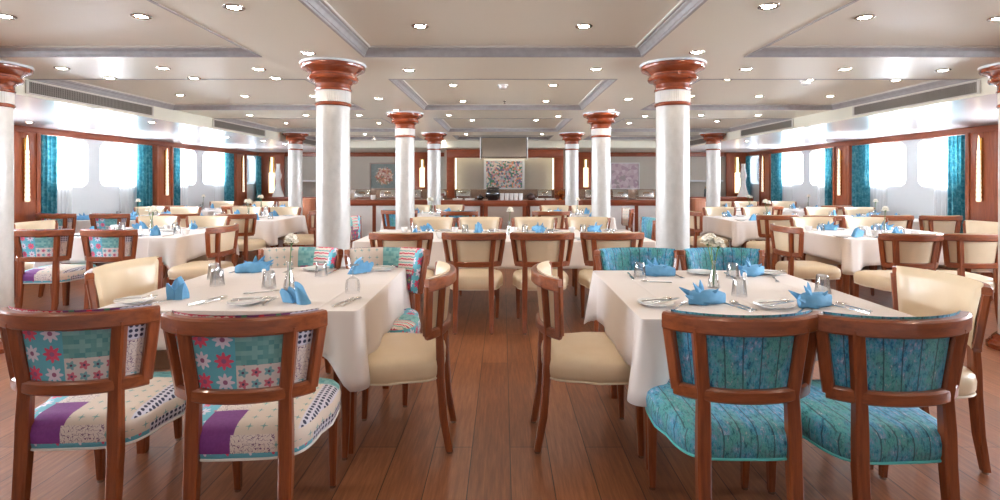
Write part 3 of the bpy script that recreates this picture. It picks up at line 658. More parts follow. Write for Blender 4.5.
    for x, lb in ((-1.33, 'white vase-shaped urn with brass flowers left of the podium'), (1.27, 'copper samovar urn on the counter right of the podium')):
        cu = x > 0
        t = thing('urn', lb, 'urn', (x, 11.25, Z))
        m_ = 'copper' if cu else 'steel'
        b = MB(); b.lathe([(0, 0), (.06, 0), (.05, .02), (.02, .04), (.03, .06), (.085, .1), (.1, .15), (.07, .2), (.03, .22), (0, .24)], 24); b.build('urn_body', m_, t)
        b = MB(); b.tube([(-.09, 0, .12), (-.14, 0, .14), (-.13, 0, .19), (-.075, 0, .19)], .008); b.build('urn_handle', 'brass', t)
        b = MB(); b.tube([(.09, 0, .12), (.14, 0, .14), (.13, 0, .19), (.075, 0, .19)], .008); b.build('urn_handle', 'brass', t)
    cup = None
    for i, (x, y) in enumerate([(-.02, 11.05), (.08, 11.05), (.18, 11.05), (.28, 11.05), (.38, 11.05)]):
        b = MB(); b.lathe([(0, .005), (.03, .0), (.04, .01), (.045, .09), (.042, .09), (.036, .014), (0, .012)], 18); b.lathe([(0, .06), (.034, .062), (.046, .1), (.047, .15), (.044, .15), (0, .12)], 18)
        tag(b.build('glass_cup', 'china', None, (x, y, Z)), 'stacked pale cups on the podium, %s from the black kettle' % ORD[i], 'cup', 'stacked cups on the podium')
    for i, (x, lb) in enumerate(((-.98, 'left white tray on the counter left of the podium'), (-.72, 'right white tray on the counter left of the podium'), (.80, 'left white tray on the counter right of the podium'), (1.03, 'right white tray on the counter right of the podium'))):
        b = MB(); w, d, h = .11, .13, .035
        b.rings([[(sx*(w-o), sy*(d-o), z) for sx, sy in ((-1, -1), (1, -1), (1, 1), (-1, 1))] for o, z in ((.02, 0), (0, h), (.006, h), (.024, .006))])
        tag(b.build('serving_tray', 'china', None, (x, 11.22, Z)), lb, 'tray', 'white trays')
    for i, (x, sd) in enumerate(((-5.98+.02, 'left'), (6.25, 'right'))):
        t = thing('floor_vase' if False else 'tall_vase', 'tall white flared vase on the back %s sideboard' % sd, 'vase', (x if i else -5.85, 13.4, Z))
        b = MB(); b.lathe([(0, 0), (.15, 0), (.13, .06), (.085, .2), (.06, .32), (.055, .42), (.075, .5), (.085, .56), (.06, .66), (.045, .76), (.05, .86), (.04, .86), (0, .8)], 28); b.build('vase_body', 'vase_white', t)
        b = MB(); b.lathe([(.052, .855), (.058, .862), (.052, .87), (.044, .862), (.052, .855)], 24, cap=False); b.build('vase_rim', 'brass', t)
    for i, (x, mt, h) in enumerate(((5.25, 'smoke_black', .26), (5.47, 'bottle_green', .28))):
        t = thing('wine_bottle', '%s wine bottle on the back right sideboard' % ('dark' if i == 0 else 'yellow-green'), 'bottle', (x-.0, 13.35, Z))
        b = MB(); b.lathe([(0, 0), (.036, 0), (.038, .01), (.038, .17), (.03, .2), (.013, .22), (.013, h), (0, h)], 18); b.build('bottle_body', mt, t)
        b = MB(); b.lathe([(.0145, h-.04), (.0145, h+.004), (0, h+.004)], 14, cap=False); b.build('bottle_cap', 'brass', t)
    # stacked white bowls
    for i, x in enumerate((-3.55, -2.85+.0, 2.3, 3.5)):
        b = MB()
        for k in range(4): b.lathe([(0, k*.022), (.03, k*.022), (.065, .04+k*.022), (.062, .04+k*.022), (.0, .012+k*.022)], 20)
        tag(b.build('bowl_stack', 'china', None, (x, 11.3, Z)), ['stack of white bowls at left end of the buffet', 'stack of white bowls between left chafing dishes', 'stack of white bowls between right chafing dishes', 'stack of white bowls at right end of the buffet'][i], 'bowls', 'white bowl stacks')
backroom()

# ------------------------------------------------------------------ chairs  (origin on the floor, sitter faces +Y)
def bp(u, h, off=0):
    t = (h-.58)/.30; w = .225+.046*t
    a = u*1.05; rad = w/sin(1.05)
    x = rad*sin(a); y = -.268-.03*t+.62*rad*(1-cos(a))
    # outward normal (towards the rear)
    nx, ny = sin(a)*.62, -cos(a); l = sqrt(nx*nx+ny*ny); nx /= l; ny /= l
    return (x+nx*off, y+ny*off, h), (nx, ny, 0)
SPLIT = {}
def chair_meshes():
    def rail(h, hh, th, u1):
        pts = []; nr = []
        for i in range(21):
            p, n = bp(-u1+2*u1*i/20, h); pts.append(p); nr.append(n)
        b = MB(); b.sweep(pts, nr, (0, 0, 1), rsec(th, hh, .007)); return b
    D = {}
    D['crest_rail'] = rail(.85, .030, .019, 1.05).mesh('crest_rail', 'chair_wood_rail')
    D['lower_rail'] = rail(.605, .024, .017, 1.03).mesh('lower_rail', 'chair_wood_rail')
    for s, nm in ((-1, 'l'), (1, 'r')):
        pts = []; nr = []; tg = []
        for i in range(6):
            p, n = bp(s*1.0, .60+.245*i/5); pts.append(p); nr.append(n); tg.append((-n[1], n[0], 0))
        b = MB(); b.sweep(pts, nr, tg, rsec(.016, .02, .006)); D['post_'+nm] = b.mesh('side_post', 'chair_wood')
        pts = []; nr = []; tg = []
        ppl = [(bp(s*.60, .84)[0]), bp(s*.60, .72)[0], bp(s*.60, .60)[0]]
        p0 = ppl[-1]
        path = ppl+[(s*.157, -.244, .48), (s*.158, -.246, .36), (s*.159, -.260, .18), (s*.160, -.290, .012)]
        secs = [rsec(.0225, .017, .006)]*3+[rsec(.024, .019, .006), rsec(.024, .02, .006), rsec(.022, .019, .006), rsec(.018, .017, .006)]
        b = MB(); b.sweep(path, (1, 0, 0), (0, 1, 0), list(secs)); b.lathe([(0, 0), (.013, 0), (.013, .014), (0, .014)], 12, (s*.160, -.290, 0), mi=1)
        D['rear_'+nm] = b.mesh('rear_leg', ['chair_wood', 'glide_metal'])
        b = MB(); b.sweep([(s*.205, .205, .39), (s*.205, .205, .2), (s*.202, .212, .012)], (1, 0, 0), (0, 1, 0), [rsec(.022, .022, .006), rsec(.019, .019, .006), rsec(.014, .014, .005)])
        b.lathe([(0, 0), (.013, 0), (.013, .014), (0, .014)], 12, (s*.202, .212, 0), mi=1); D['front_'+nm] = b.mesh('front_leg', ['chair_wood', 'glide_metal'])
    # seat outline
    def outline(n=120):
        P = []
        for i in range(n):
            a = 2*pi*i/n; ca, sa = cos(a), sin(a); e = .42
            x = abs(ca)**e*(1 if ca >= 0 else -1); y = abs(sa)**e*(1 if sa >= 0 else -1)
            w = .236+.018*y if y < 0 else .254-.004*y
            P.append((x*w, y*.245-.003))
        return P
    OUT = outline()
    rings = [(.035, .372), (.012, .372), (.002, .378), (-.004, .40), (-.006, .435), (.0, .462), (.012, .476), (.03, .485)]+[(.045+.0125*i, .489+.008*sin(pi/2*i/15)) for i in range(16)]
    def seat(kind):
        n = len(OUT); rs = []
        for o, z in rings:
            f = 1-o/.25; rs.append([(x*f, y*f, z) for x, y in OUT])
        b0 = MB(); b0.rings(rs); me = b0.mesh('tmp', 'china', 0); bm = bmesh.new(); bm.from_mesh(me); bpy.data.meshes.remove(me)
        if kind is patch_seat:
            for ax, vals in ((0, (-.19, -.14, -.03, -.02, .12, .19)), (1, (-.12, .0, .05, .12)), (2, (.40, .42))):
                for v in vals:
                    no = [0, 0, 0]; no[ax] = 1; co = [0, 0, 0]; co[ax] = v
                    bmesh.ops.bisect_plane(bm, geom=bm.verts[:]+bm.edges[:]+bm.faces[:], plane_co=co, plane_no=no)
        bm.normal_update(); b = MB(); bm.verts.index_update(); fs = []; ms = []; uvs = []
        for f in bm.faces:
            c = f.calc_center_median(); nz = f.normal; side = c.z < .462
            fs.append(tuple(v.index for v in f.verts)); ms.append(kind(c, side))
            if not side: uvs.append([(v.co.x, v.co.y) for v in f.verts])
            elif abs(nz.y) > abs(nz.x): uvs.append([(v.co.x, v.co.z) for v in f.verts])
            else: uvs.append([(v.co.y, v.co.z) for v in f.verts])
        b.add([v.co[:] for v in bm.verts], fs, ms, uvs); bm.free(); return b
    PM = ['cloth_diamond', 'cloth_purple', 'cloth_flower_blue', 'cloth_squiggle', 'cloth_dots', 'cloth_stripe', 'cloth_teal', 'cloth_flower_red', 'cloth_flower_pale']
    def patch_seat(c, side):
        x, y, z = c
        if side:
            if y < -.15:
                if z > .40 and -.19 < x < -.03: return 1
                if z < .40: return 2
                if x < -.19: return 8
                return 3 if x < .12 else 0
            return (4 if z < .42 else 0) if x > 0 else (8 if y < .05 else 2)
        if y > .12: return 5 if x < 0 else 6
        if x < -.14: return 2 if y < 0 else 6
        if x < -.02: return 1 if y < -.12 else 3
        return 0 if x < .19 else 4
    one = lambda c, side: 0
    D['seat_cream'] = seat(one).mesh('seat', 'leatherette_cream', 50); D['seat_teal'] = seat(one).mesh('seat', 'teal_fabric', 50); D['seat_patch'] = seat(patch_seat).mesh('seat', PM, 50)
    pth = [(x*.998, y*.998, .377) for x, y in OUT]
    b = MB(); n = len(pth); rs = []
    for x, y, z in pth:
        l = sqrt(x*x+y*y); dx, dy = x/l, y/l; rs.append([(x+dx*.005*cos(q), y+dy*.005*cos(q), z+.005*sin(q)) for q in [2*pi*k/6 for k in range(6)]])
    rs.append(rs[0]); b.rings(rs, True, False, False)
    for k, m_ in (('cream', 'piping_cream'), ('teal', 'piping_teal'), ('patch', 'piping_white')): D['pipe_'+k] = b.mesh('piping', m_)
    # back pad : closed cushion in front of the frame
    def pad(kf, kb):
        b = MB(); nu, nv = 30, 12; U = .97
        def P(u, v, fr):
            uu = -U+2*U*u; h = .588+.2995*v
            e = min(1, min(u, 1-u)*12, v*7, (1-v)*14); e = sqrt(max(0, 1-(1-e)**2))
            off = -.017-.022*e-.006*sin(pi*v) if fr else (-.019+.012*e*(1 if v < .8 else .2))
            return bp(uu, h, off)[0]
        uvf = lambda u, v: ((u*2-1)*.27, .588+.304*v)
        b.grid(lambda u, v: P(u, v, True), nu, nv, kf, uvf); b.grid(lambda u, v: P(u, v, False), nu, nv, kb, uvf)
        return b
    def pf(u, v):
        u = 1-u   # as seen from the front
        if u < .42: return 0
        if u < .62: return 7 if v < .62 else 6
        if u < .86: return 5 if v > .4 else 7
        return 2
    def pb(u, v):
        if u < .50: return 2 if v < .86 else 5
        if u < .80: return 7 if v > .72 else (6 if v > .38 else 8)
        return 4 if v > .62 else (3 if v > .2 else 8)
    z = lambda u, v: 0
    D['pad_cream'] = pad(z, z).mesh('backrest', 'leatherette_cream', 50); D['pad_teal'] = pad(z, z).mesh('backrest', 'teal_fabric', 50); D['pad_patch'] = pad(pf, pb).mesh('backrest', PM, 50)
    return D
CM = chair_meshes()
def make_chair(kind):
    t = thing('dining_chair', 'x', 'chair')
    s = mobj('seat', CM['seat_'+kind], t); mobj('piping', CM['pipe_'+kind], s)
    mobj('backrest', CM['pad_'+kind], t); mobj('crest_rail', CM['crest_rail'], t); mobj('lower_rail', CM['lower_rail'], t)
    for q in 'lr':
        mobj('side_post', CM['post_'+q], t); mobj('rear_leg', CM['rear_'+q], t); mobj('front_leg', CM['front_'+q], t)
    return t
CH = {k: make_chair(k) for k in ('cream', 'teal', 'patch')}
UPH = {'cream': 'cream leatherette', 'teal': 'teal striped', 'patch': 'patchwork fabric'}

# ------------------------------------------------------------------ tableware prototypes
def make_napkins():
    out = []
    for var in range(3):
        b = MB(); random.seed(var+3)
        if var == 0:     # boat with feathered tip
            n = 12; rs = []
            for i in range(8):
                t = i/7; L = -.085+.18*t; w = .045*(sin(pi*(.16+.80*t)))**.8; h = .026+.020*sin(pi*(.2+.7*t))
                rs.append([(L+.012*cos(2*pi*j/n), w*cos(2*pi*j/n)*(1+.14*cos(3*2*pi*j/n+i)), max(.0, .022+h*sin(2*pi*j/n)*(1.0 if sin(2*pi*j/n) > 0 else .8)+.005*cos(2*pi*j/n*3+i*1.7))) for j in range(n)])
            b.rings(rs)
            def petal(base, tip, wd, bend):
                base = Vector(base); tip = Vector(tip); ax = tip-base; sd = ax.cross(Vector((0, 1, .3))).normalized()*wd; nn = ax.cross(sd).normalized(); rr_ = []
                for k in range(6):
                    t = k/5; ww = (1-t)**.8*.92+.03; c = base+ax*t+nn*bend*sin(pi*t)
                    fold = nn*.010*ww
                    rr_.append([tuple(c-sd*ww-fold), tuple(c+nn*.002), tuple(c+sd*ww-fold), tuple(c+sd*ww-fold-nn*.003), tuple(c-nn*.003), tuple(c-sd*ww-fold-nn*.003)])
                b.rings(rr_)
            petal((-.055, .012, .035), (-.125, .02, .078), .020, .008); petal((-.03, -.012, .045), (-.07, -.014, .105), .020, .01); petal((-.012, .016, .045), (-.018, .02, .112), .021, .008)
            petal((.02, -.01, .042), (.055, -.02, .075), .018, .008); petal((-.06, -.02, .02), (-.12, -.035, .05), .018, .006)
        elif var == 1:   # upright wrapped hood
            n = 28; rs = []
            for i in range(9):
                t = i/8; w = .052*(1-.75*t**1.6); d = .034*(1-.7*t)
                rs.append([(w*cos(2*pi*j/n), d*sin(2*pi*j/n)*(1+.22*cos(5*2*pi*j/n)), .105*t+(.008*cos(2*pi*j/n) if i else 0)) for j in range(n)])
            b.rings(rs)
            for s in (-1, 1):
                b.rings([[(s*.018+x*.016, -.036+y, 0) for x, y in ((-1, -.004), (1, -.004), (1, .004), (-1, .004))], [(s*.02+x*.018, -.038+y, .05) for x, y in ((-1, -.004), (1, -.004), (1, .004), (-1, .004))], [(s*.038+x*.004, -.028+y, .082) for x, y in ((-1, -.003), (1, -.003), (1, .003), (-1, .003))]])
        else:            # rolled cone with two wings
            n = 24; rs = []
            for i in range(8):
                t = i/7; r = .036-.012*t
                rs.append([(-.03+.05*t*.6+r*cos(2*pi*j/n), r*.8*sin(2*pi*j/n), .0+.085*t+(.018*cos(2*pi*j/n)*t)) for j in range(n)])
            b.rings(rs)
            for k in range(3):
                x0 = -.02+.035*k; y0 = -.015+.012*k
                b.rings([[(x0+x*.03, y0+y, .002) for x, y in ((-1, -.012), (1, -.012), (1, .012), (-1, .012))], [(x0+.03+x*.026, y0+y, .05) for x, y in ((-1, -.006), (1, -.006), (1, .006), (-1, .006))], [(x0+.045+x*.004, y0+y, .085-.01*k) for x, y in ((-1, -.003), (1, -.003), (1, .003), (-1, .003))]])
        me = b.mesh('folded_napkin', 'napkin_blue', 40); o = mobj('folded_napkin', me); tag(o, 'x', 'napkin'); out.append(o)
    return out
NAP = make_napkins()
def make_plate():
    b = MB(); b.lathe([(0, .004), (.045, .004), (.05, 0), (.052, .004), (.085, .014), (.086, .0165), (.055, .009), (0, .008)], 40)
    return tag(b.build('side_plate', 'china'), 'x', 'plate')
def make_glass():      # upturned tumbler
    b = MB(); b.lathe([(.037, 0), (.0385, 0), (.034, .05), (.031, .082), (.028, .092), (0, .094), (0, .086), (.026, .084), (.029, .076), (.032, .05), (.0365, 0)], 28, cap=False)
    return tag(b.build('tumbler', 'clear_glass'), 'x', 'glass')
def make_wine():       # upturned stem glass
    t = thing('wine_glass', 'x', 'glass')
    b = MB(); b.lathe([(.034, 0), (.036, 0), (.04, .03), (.034, .065), (.012, .082), (.0, .084)], 28, cap=False); b.build('glass_bowl', 'clear_glass', t)
    b = MB(); b.lathe([(.0, .084), (.004, .086), (.0035, .13), (.008, .14), (.034, .144), (.035, .147), (0, .147)], 28); b.build('glass_foot', 'clear_glass', t); return t
def flat(b, pts, ws, z0=.0015, th=.0012):
    rs = []
    for i, (y, w) in enumerate(zip(pts, ws)):
        z = z0 if not callable(z0) else z0(y); rs.append([(-w, y, z-th), (w, y, z-th), (w*.8, y, z+th), (-w*.8, y, z+th)])
    b.rings(rs)
def make_knife():
    t = thing('table_knife', 'x', 'knife'); b = MB(); flat(b, [0, .01, .09], [.006, .0075, .0055], .003, .003); b.build('knife_handle', 'steel', t)
    b = MB(); flat(b, [.09, .10, .17, .195, .205], [.005, .009, .0095, .006, .001], .002, .0012); b.build('knife_blade', 'steel', t); return t
def make_fork():
    t = thing('table_fork', 'x', 'fork'); b = MB(); flat(b, [0, .01, .07, .12, .135], [.006, .008, .0035, .003, .009], .003, .0015); b.build('fork_handle', 'steel', t)
    b = MB()
    for k in range(4):
        x = -.0082+k*.0055; b.tube([(x, .133, .003), (x, .16, .0015), (x, .185, .005)], [.0016, .0014, .0008], 6)
    b.box(-.0095, .0095, .13, .145, .0018, .0042); b.build('fork_tines', 'steel', t); return t
def make_spoon():
    t = thing('table_spoon', 'x', 'spoon'); b = MB(); flat(b, [0, .01, .07, .125], [.006, .008, .0035, .003], .003, .0015); b.build('spoon_handle', 'steel', t)
    b = MB()
    def fn(u, v):
        a = u*2*pi; return (.017*v*cos(a), .15+.026*v*sin(a), .0015+.006*v*v)
    b.grid(fn, 20, 5); b.build('spoon_bowl', 'steel', t); return t
def make_vase(n):
    t = thing('bud_vase', 'x', 'vase')
    b = MB(); b.lathe([(0, 0), (.032, 0), (.034, .006), (.026, .05), (.013, .095), (.010, .135), (.014, .15), (.0125, .15), (.008, .135), (.011, .095), (.022, .05), (.027, .01), (0, .008)], 24); b.build('vase_body', 'clear_glass', t)
    offs = [(0.012, 0, .275)] if n == 1 else [(-.035, .0, .265), (.02, -.015, .25), (-.005, .03, .27)]
    for i, (x, y, h) in enumerate(offs):
        b = MB(); b.tube([(0, 0, .012), (x*.2, y*.2, .12), (x*.7, y*.7, .2), (x, y, h-.02)], .0028, 6)
        st = b.build('flower_stem', 'stem_green', t)
        b = MB(); b.lathe([(0, h-.035), (.008, h-.028), (.012, h-.01), (0, h-.008)], 10, (x, y, 0)); b.build('flower_calyx', 'leaf_green', st)
        b = MB(); rnd = random.Random(i+n)
        for lay in range(5):
            m_ = 5+lay*3 if lay < 4 else 12; rr = .006+.0075*lay; zz = h+.020-.006*lay
            for k in range(m_):
                a = 2*pi*k/m_+lay*.5+rnd.uniform(-.15, .15); el = .95-.25*lay+rnd.uniform(-.15, .15)
                d = Vector((cos(a), sin(a), 0)); tn = Vector((-sin(a), cos(a), 0)); up = Vector((0, 0, 1))
                c0 = Vector((x, y, zz-.012))+d*rr*.5
                dirv = (d*cos(el)+up*sin(el)); nrm = dirv.cross(tn)
                P_ = []
                for (l, w, lift) in ((0, .003, 0), (.010, .009, .001), (.018, .011, -.001), (.022, .008, -.003)):
                    for q in (-1, 0, 1): P_.append(tuple(c0+dirv*l+tn*w*q+nrm*(lift+(.002 if q else 0)+.0016*sin(q*3+k))))
                b.add(P_, [(r*3+c, r*3+c+1, r*3+c+4, r*3+c+3) for r in range(3) for c in range(2)])
        def ball(u, v):
            a = u*2*pi; e = (v-.5)*pi; rr_ = .027*(1+.13*sin(a*7+sin(e*5)*2)+.08*sin(e*9+a*3)); return (x+rr_*cos(e)*cos(a), y+rr_*cos(e)*sin(a), h+.006+rr_*.8*sin(e))
        b.grid(ball, 42, 18)
        b.build('flower_bloom', 'petal_white', t, smooth=60)
    return t
def make_shaker():
    t = thing('salt_shaker', 'x', 'shaker'); b = MB(); b.lathe([(0, 0), (.017, 0), (.018, .005), (.013, .04), (.011, .055), (0, .056)], 18); b.build('shaker_body', 'china', t)
    b = MB(); b.lathe([(0, .055), (.0115, .055), (.012, .06), (.008, .068), (0, .071)], 18); b.build('shaker_cap', 'china', t); return t
def make_cup():
    t = thing('tea_cup', 'x', 'cup'); b = MB(); b.lathe([(0, .002), (.02, 0), (.024, .004), (.036, .03), (.04, .056), (.0385, .057), (.034, .03), (.022, .008), (0, .006)], 24, cap=False); b.build('cup_bowl', 'china', t)
    b = MB(); b.tube([(.036, 0, .045), (.055, 0, .045), (.058, 0, .028), (.032, 0, .018)], .003, 6); b.build('cup_handle', 'china', t); return t
PL, GL, WG, KN, FK, SP, V1, V3, SH, CU = make_plate(), make_glass(), make_wine(), make_knife(), make_fork(), make_spoon(), make_vase(1), make_vase(3), make_shaker(), make_cup()

# ------------------------------------------------------------------ tables
TZ = .752
def cloth(x0, x1, y0, y1, dx, dy, tip, label, seed=0):
    rnd = random.Random(seed); b = MB(); cx, cy = (x0+x1)/2, (y0+y1)/2; w, d = (x1-x0)/2+.006, (y1-y0)/2+.006; r = .02
    P = []   # perimeter (x,y,nx,ny,drop,cornerdist)
    def seg(ax, ay, bx, by, nx, ny, drop, n):
        L = math.dist((ax, ay), (bx, by))
        for i in range(n):
            t = i/n; P.append((ax+(bx-ax)*t, ay+(by-ay)*t, nx, ny, drop, min(t, 1-t)*L))
    def arc(qx, qy, a0, dr0, dr1):
        for i in range(8):
            a = R(a0+90*i/8); P.append((qx+r*cos(a), qy+r*sin(a), cos(a), sin(a), dr0+(dr1-dr0)*i/8, 0))
    nx_, ny_ = int(w*2/.03), int(d*2/.03)
    seg(-w+r, -d, w-r, -d, 0, -1, dy, nx_); arc(w-r, -d+r, -90, dy, dx); seg(w, -d+r, w, d-r, 1, 0, dx, ny_); arc(w-r, d-r, 0, dx, dy)
    seg(w-r, d, -w+r, d, 0, 1, dy, nx_); arc(-w+r, d-r, 90, dy, dx); seg(-w, d-r, -w, -d+r, -1, 0, dx, ny_); arc(-w+r, -d+r, 180, dx, dy)
    n = len(P); ph = rnd.uniform(0, 6); rows = [0, .03, .1, .25, .45, .65, .85, 1.0]; rs = []
    inner = [[(x-nx*.02, y-ny*.02, TZ-.001) for x, y, nx, ny, q, c in P]]
    s_acc = 0
    for t in rows:
        ring = []
        for i, (x, y, nx, ny, drop, cd) in enumerate(P):
            k = exp(-(cd/.11)**2); s = i*.03
            wav = .010*sin(s*9+ph)+.007*sin(s*17+ph*2)
            fold = .030*exp(-((cd-.13)/.05)**2)*-1
            out = .002+t*(.010+wav+fold+k*.045)
            dr = drop+(tip-drop)*exp(-(cd/.10)**1.5)
            if t == 0: out = 0
            ring.append((x+nx*out, y+ny*out, TZ-(.001 if t == 0 else 0)-dr*t))
        rs.append(ring)
    b.rings(inner+rs, True, True, False)
    o = b.build('tablecloth', 'tablecloth', None, (cx, cy, 0), smooth=50); md = o.modifiers.new('thick', 'SOLIDIFY'); md.thickness = .002; md.offset = 0
    return tag(o, label, 'tablecloth', 'white tablecloths')
def table(x0, x1, y0, y1, nm, dx=.26, dy=.26, tip=.36, seed=0):
    t = thing('dining_table', 'wooden square-legged table under the white cloth, %s' % nm, 'table', ((x0+x1)/2, (y0+y1)/2, 0), 0, 'dining tables')
    w, d = (x1-x0)/2, (y1-y0)/2
    b = MB(); b.box(-w, w, -d, d, .715, .745, .004); b.build('tabletop', 'chair_wood_rail', t)
    b = MB(); b.box(-w+.1, w-.1, -d+.1, d-.1, .64, .713); b.build('apron', 'chair_wood_rail', t)
    for sx in (-1, 1):
        for sy in (-1, 1):
            px, py = sx*(w-.09), sy*(d-.2); b = MB(); b.sweep([(px, py, .70), (px, py, .3), (px, py, .0)], (1, 0, 0), (0, 1, 0), [rsec(.032, .032, .005), rsec(.028, .028, .005), rsec(.02, .02, .004)]); b.build('leg', 'chair_wood', t)
    cloth(x0, x1, y0, y1, dx, dy, tip, 'white cloth draped over the %s' % nm, seed)

def wc(s): return s
def seat_names(n, side):
    if n == 1: return ['%s side' % side]
    if n == 2: return ['left %s-side' % side, 'right %s-side' % side]
    return ['leftmost %s-side' % side, 'second-left %s-side' % side, 'second-right %s-side' % side, 'rightmost %s-side' % side]
rr = random.Random(11)
def chair(kind, x, y, face, desc, nm, jit=0):
    rz = {'N': 0, 'S': pi, 'E': -pi/2, 'W': pi/2}[face]+R(jit)
    place(CH[kind], (x, y, 0), rz, '%s chair, %s seat of the %s' % (UPH[kind], desc, nm), '%s chairs' % UPH[kind])
def item(p, x, y, rz, lb, grp, z=TZ): return place(p, (x, y, z+.0008), R(rz), lb, grp)

TABLES = [
 # name, x0,x1,y0,y1, near[(kind,x,y,jit)], far[...], left, right
 ('front left table', -1.88, -.67, 2.36, 3.55, [('patch', -1.585, 2.11, 4), ('patch', -.935, 2.04, 4)], [('patch', -1.375, 3.30, 0), ('patch', -.785, 3.28, 0)], [('cream', -1.9, 2.88, 0)], [('cream', -.56, 2.70, 2)]),
 ('front right table', .60, 1.80, 2.22, 3.40, [('teal', .855, 2.04, 0), ('teal', 1.37, 2.02, 3)], [('teal', .90, 3.26, 0), ('teal', 1.47, 3.26, 0)], [('cream', .46, 2.71, 0)], [('cream', 1.93, 2.53, 0)]),
 ('long centre table', -1.45, 1.48, 5.0, 6.2, [('cream', -.91, 4.80, 0), ('cream', -.26, 4.80, 0), ('cream', .35, 4.80, 0), ('cream', .98, 4.82, 0)], [('cream', -.87, 6.2, 0), ('cream', -.29, 6.2, 0), ('cream', .39, 6.2, 0), ('cream', 1.05, 6.2, 0)], [('patch', -1.68, 6.5, 0)], [('teal', 1.56, 6.25, 0)]),
 ('left table before the buffet', -1.95, -.65, 8.35, 9.5, [('teal', -1.62, 8.25, 0), ('teal', -.66, 7.98, 0)], [('cream', -1.6, 9.4, 0), ('cream', -1.0, 9.4, 0)], [], []),
 ('right table before the buffet', .65, 1.75, 8.1, 9.3, [('cream', .72, 7.95, 0)], [('cream', .95, 9.2, 0), ('cream', 1.5, 9.2, 0)], [], [('patch', 1.84, 8.5, 0)]),
 ('second-row left table', -4.8, -3.38, 5.35, 6.5, [('patch', -4.40, 5.1, 4), ('patch', -3.74, 5.1, -3)], [('cream', -4.42, 6.4, 0), ('cream', -3.78, 6.4, 0)], [('cream', -5.02, 5.75, 0)], [('cream', -3.09, 5.3, 0)]),
 ('third-row left window table', -6.45, -5.15, 7.5, 8.7, [('patch', -6.25, 7.4, 0), ('patch', -5.5, 7.4, 0)], [('cream', -6.1, 8.7, 0), ('cream', -5.5, 8.7, 0)], [], []),
 ('third-row left aisle table', -4.75, -3.35, 7.5, 8.7, [('cream', -4.5, 7.35, 0), ('cream', -3.68, 7.3, 0)], [('cream', -4.4, 8.65, 0), ('cream', -3.75, 8.65, 0)], [], [('cream', -3.1, 8.0, 0)]),
 ('back-row left window table', -6.6, -5.62, 9.8, 11.0, [('cream', -6.1, 9.6, 0)], [('cream', -6.1, 11.0, 0)], [], []),
 ('back-row left aisle table', -5.5, -4.36, 9.8, 11.0, [('cream', -4.8, 9.5, 0)], [('cream', -5.2, 10.95, 0), ('cream', -4.6, 10.95, 0)], [], []),
 ('second-row right table', 3.5, 4.95, 5.2, 6.35, [('cream', 3.58, 4.72, 0), ('cream', 4.14, 4.72, 0)], [('cream', 3.85, 6.2, 0), ('cream', 4.5, 6.2, 0)], [('cream', 3.12, 5.3, 0)], [('cream', 5.15, 5.7, 0)]),
 ('third-row right aisle table', 3.35, 4.75, 7.4, 8.6, [('cream', 3.68, 7.1, 0), ('cream', 4.25, 7.0, 0)], [('cream', 3.7, 8.6, 0), ('cream', 4.35, 8.6, 0)], [('cream', 3.08, 7.75, 0)], []),
 ('third-row right window table', 5.05, 6.4, 7.4, 8.6, [('cream', 5.18, 7.05, 0), ('cream', 5.78, 7.0, 0)], [('cream', 5.4, 8.55, 0), ('cream', 6.05, 8.55, 0)], [], []),
 ('back-row right aisle table', 4.36, 5.5, 9.8, 11.0, [('cream', 4.75, 9.45, 0)], [('cream', 4.7, 10.95, 0), ('cream', 5.25, 10.95, 0)], [], []),
 ('back-row right window table', 5.62, 6.6, 9.8, 11.0, [('cream', 6.1, 9.6, 0)], [('cream', 6.1, 11.0, 0)], [], []),
]
for ti, (nm, x0, x1, y0, y1, near, far, left, right) in enumerate(TABLES):
    front = ti < 2
    table(x0, x1, y0, y1, nm, .27 if front else .25, .17 if front else .26, .35, ti)
    for lst, side, face in ((near, 'near', 'N'), (far, 'far', 'S'), (left, 'left-end', 'E'), (right, 'right-end', 'W')):
        names = seat_names(len(lst), side) if side in ('near', 'far') else [side]
        for (k, x, y, j), d in zip(lst, names): chair(k, x, y, face, d, nm, j)
    cxm, cym = (x0+x1)/2, (y0+y1)/2
    if front: continue
    big = y0 < 7
    # place settings
    for lst, side in ((near, 'near'), (far, 'far')):
        cl = [min(max(c[1], x0+.22), x1-.22) for c in lst]
        if len(cl) == 1 and ti in (3, 4): cl = [x0+.3, x1-.3]
        names = seat_names(len(cl), side); sy = 1 if side == 'near' else -1; ye = y0 if side == 'near' else y1
        for x, d in zip(cl, names):
            q = '%s place on the %s' % (d, nm)
            item(NAP[rr.randrange(3)], x+rr.uniform(-.03, .03), ye+sy*.2, rr.uniform(-60, 60)+(0 if sy > 0 else 180), 'blue folded napkin, %s' % q, 'blue napkins')
            item(PL, x-sy*.19, ye+sy*.16, 0, 'white side plate, %s' % q, 'side plates')
            item(GL, x+sy*.14, ye+sy*.34, 0, 'upturned tumbler, %s' % q, 'tumblers')
            if big:
                item(KN, x+sy*.15, ye+sy*.08, 0 if sy > 0 else 180, 'steel knife, %s' % q, 'table knives')
                item(FK, x-sy*.09, ye+sy*.08, 0 if sy > 0 else 180, 'steel fork, %s' % q, 'table forks')
                item(CU, x+sy*.26, ye+sy*.30, rr.uniform(0, 360), 'white cup, %s' % q, 'white cups')
    item(V3 if ti % 2 else V1, cxm+.05, cym, 0, 'glass bud vase with white flowers, middle of the %s' % nm, 'bud vases')
    item(SH, cxm-.1, cym+.03, 0, 'white salt shaker beside the vase, %s' % nm, 'salt shakers')
    item(PL, cxm+.22, cym+.03, 0, 'white centre plate beside the vase, %s' % nm, 'side plates')
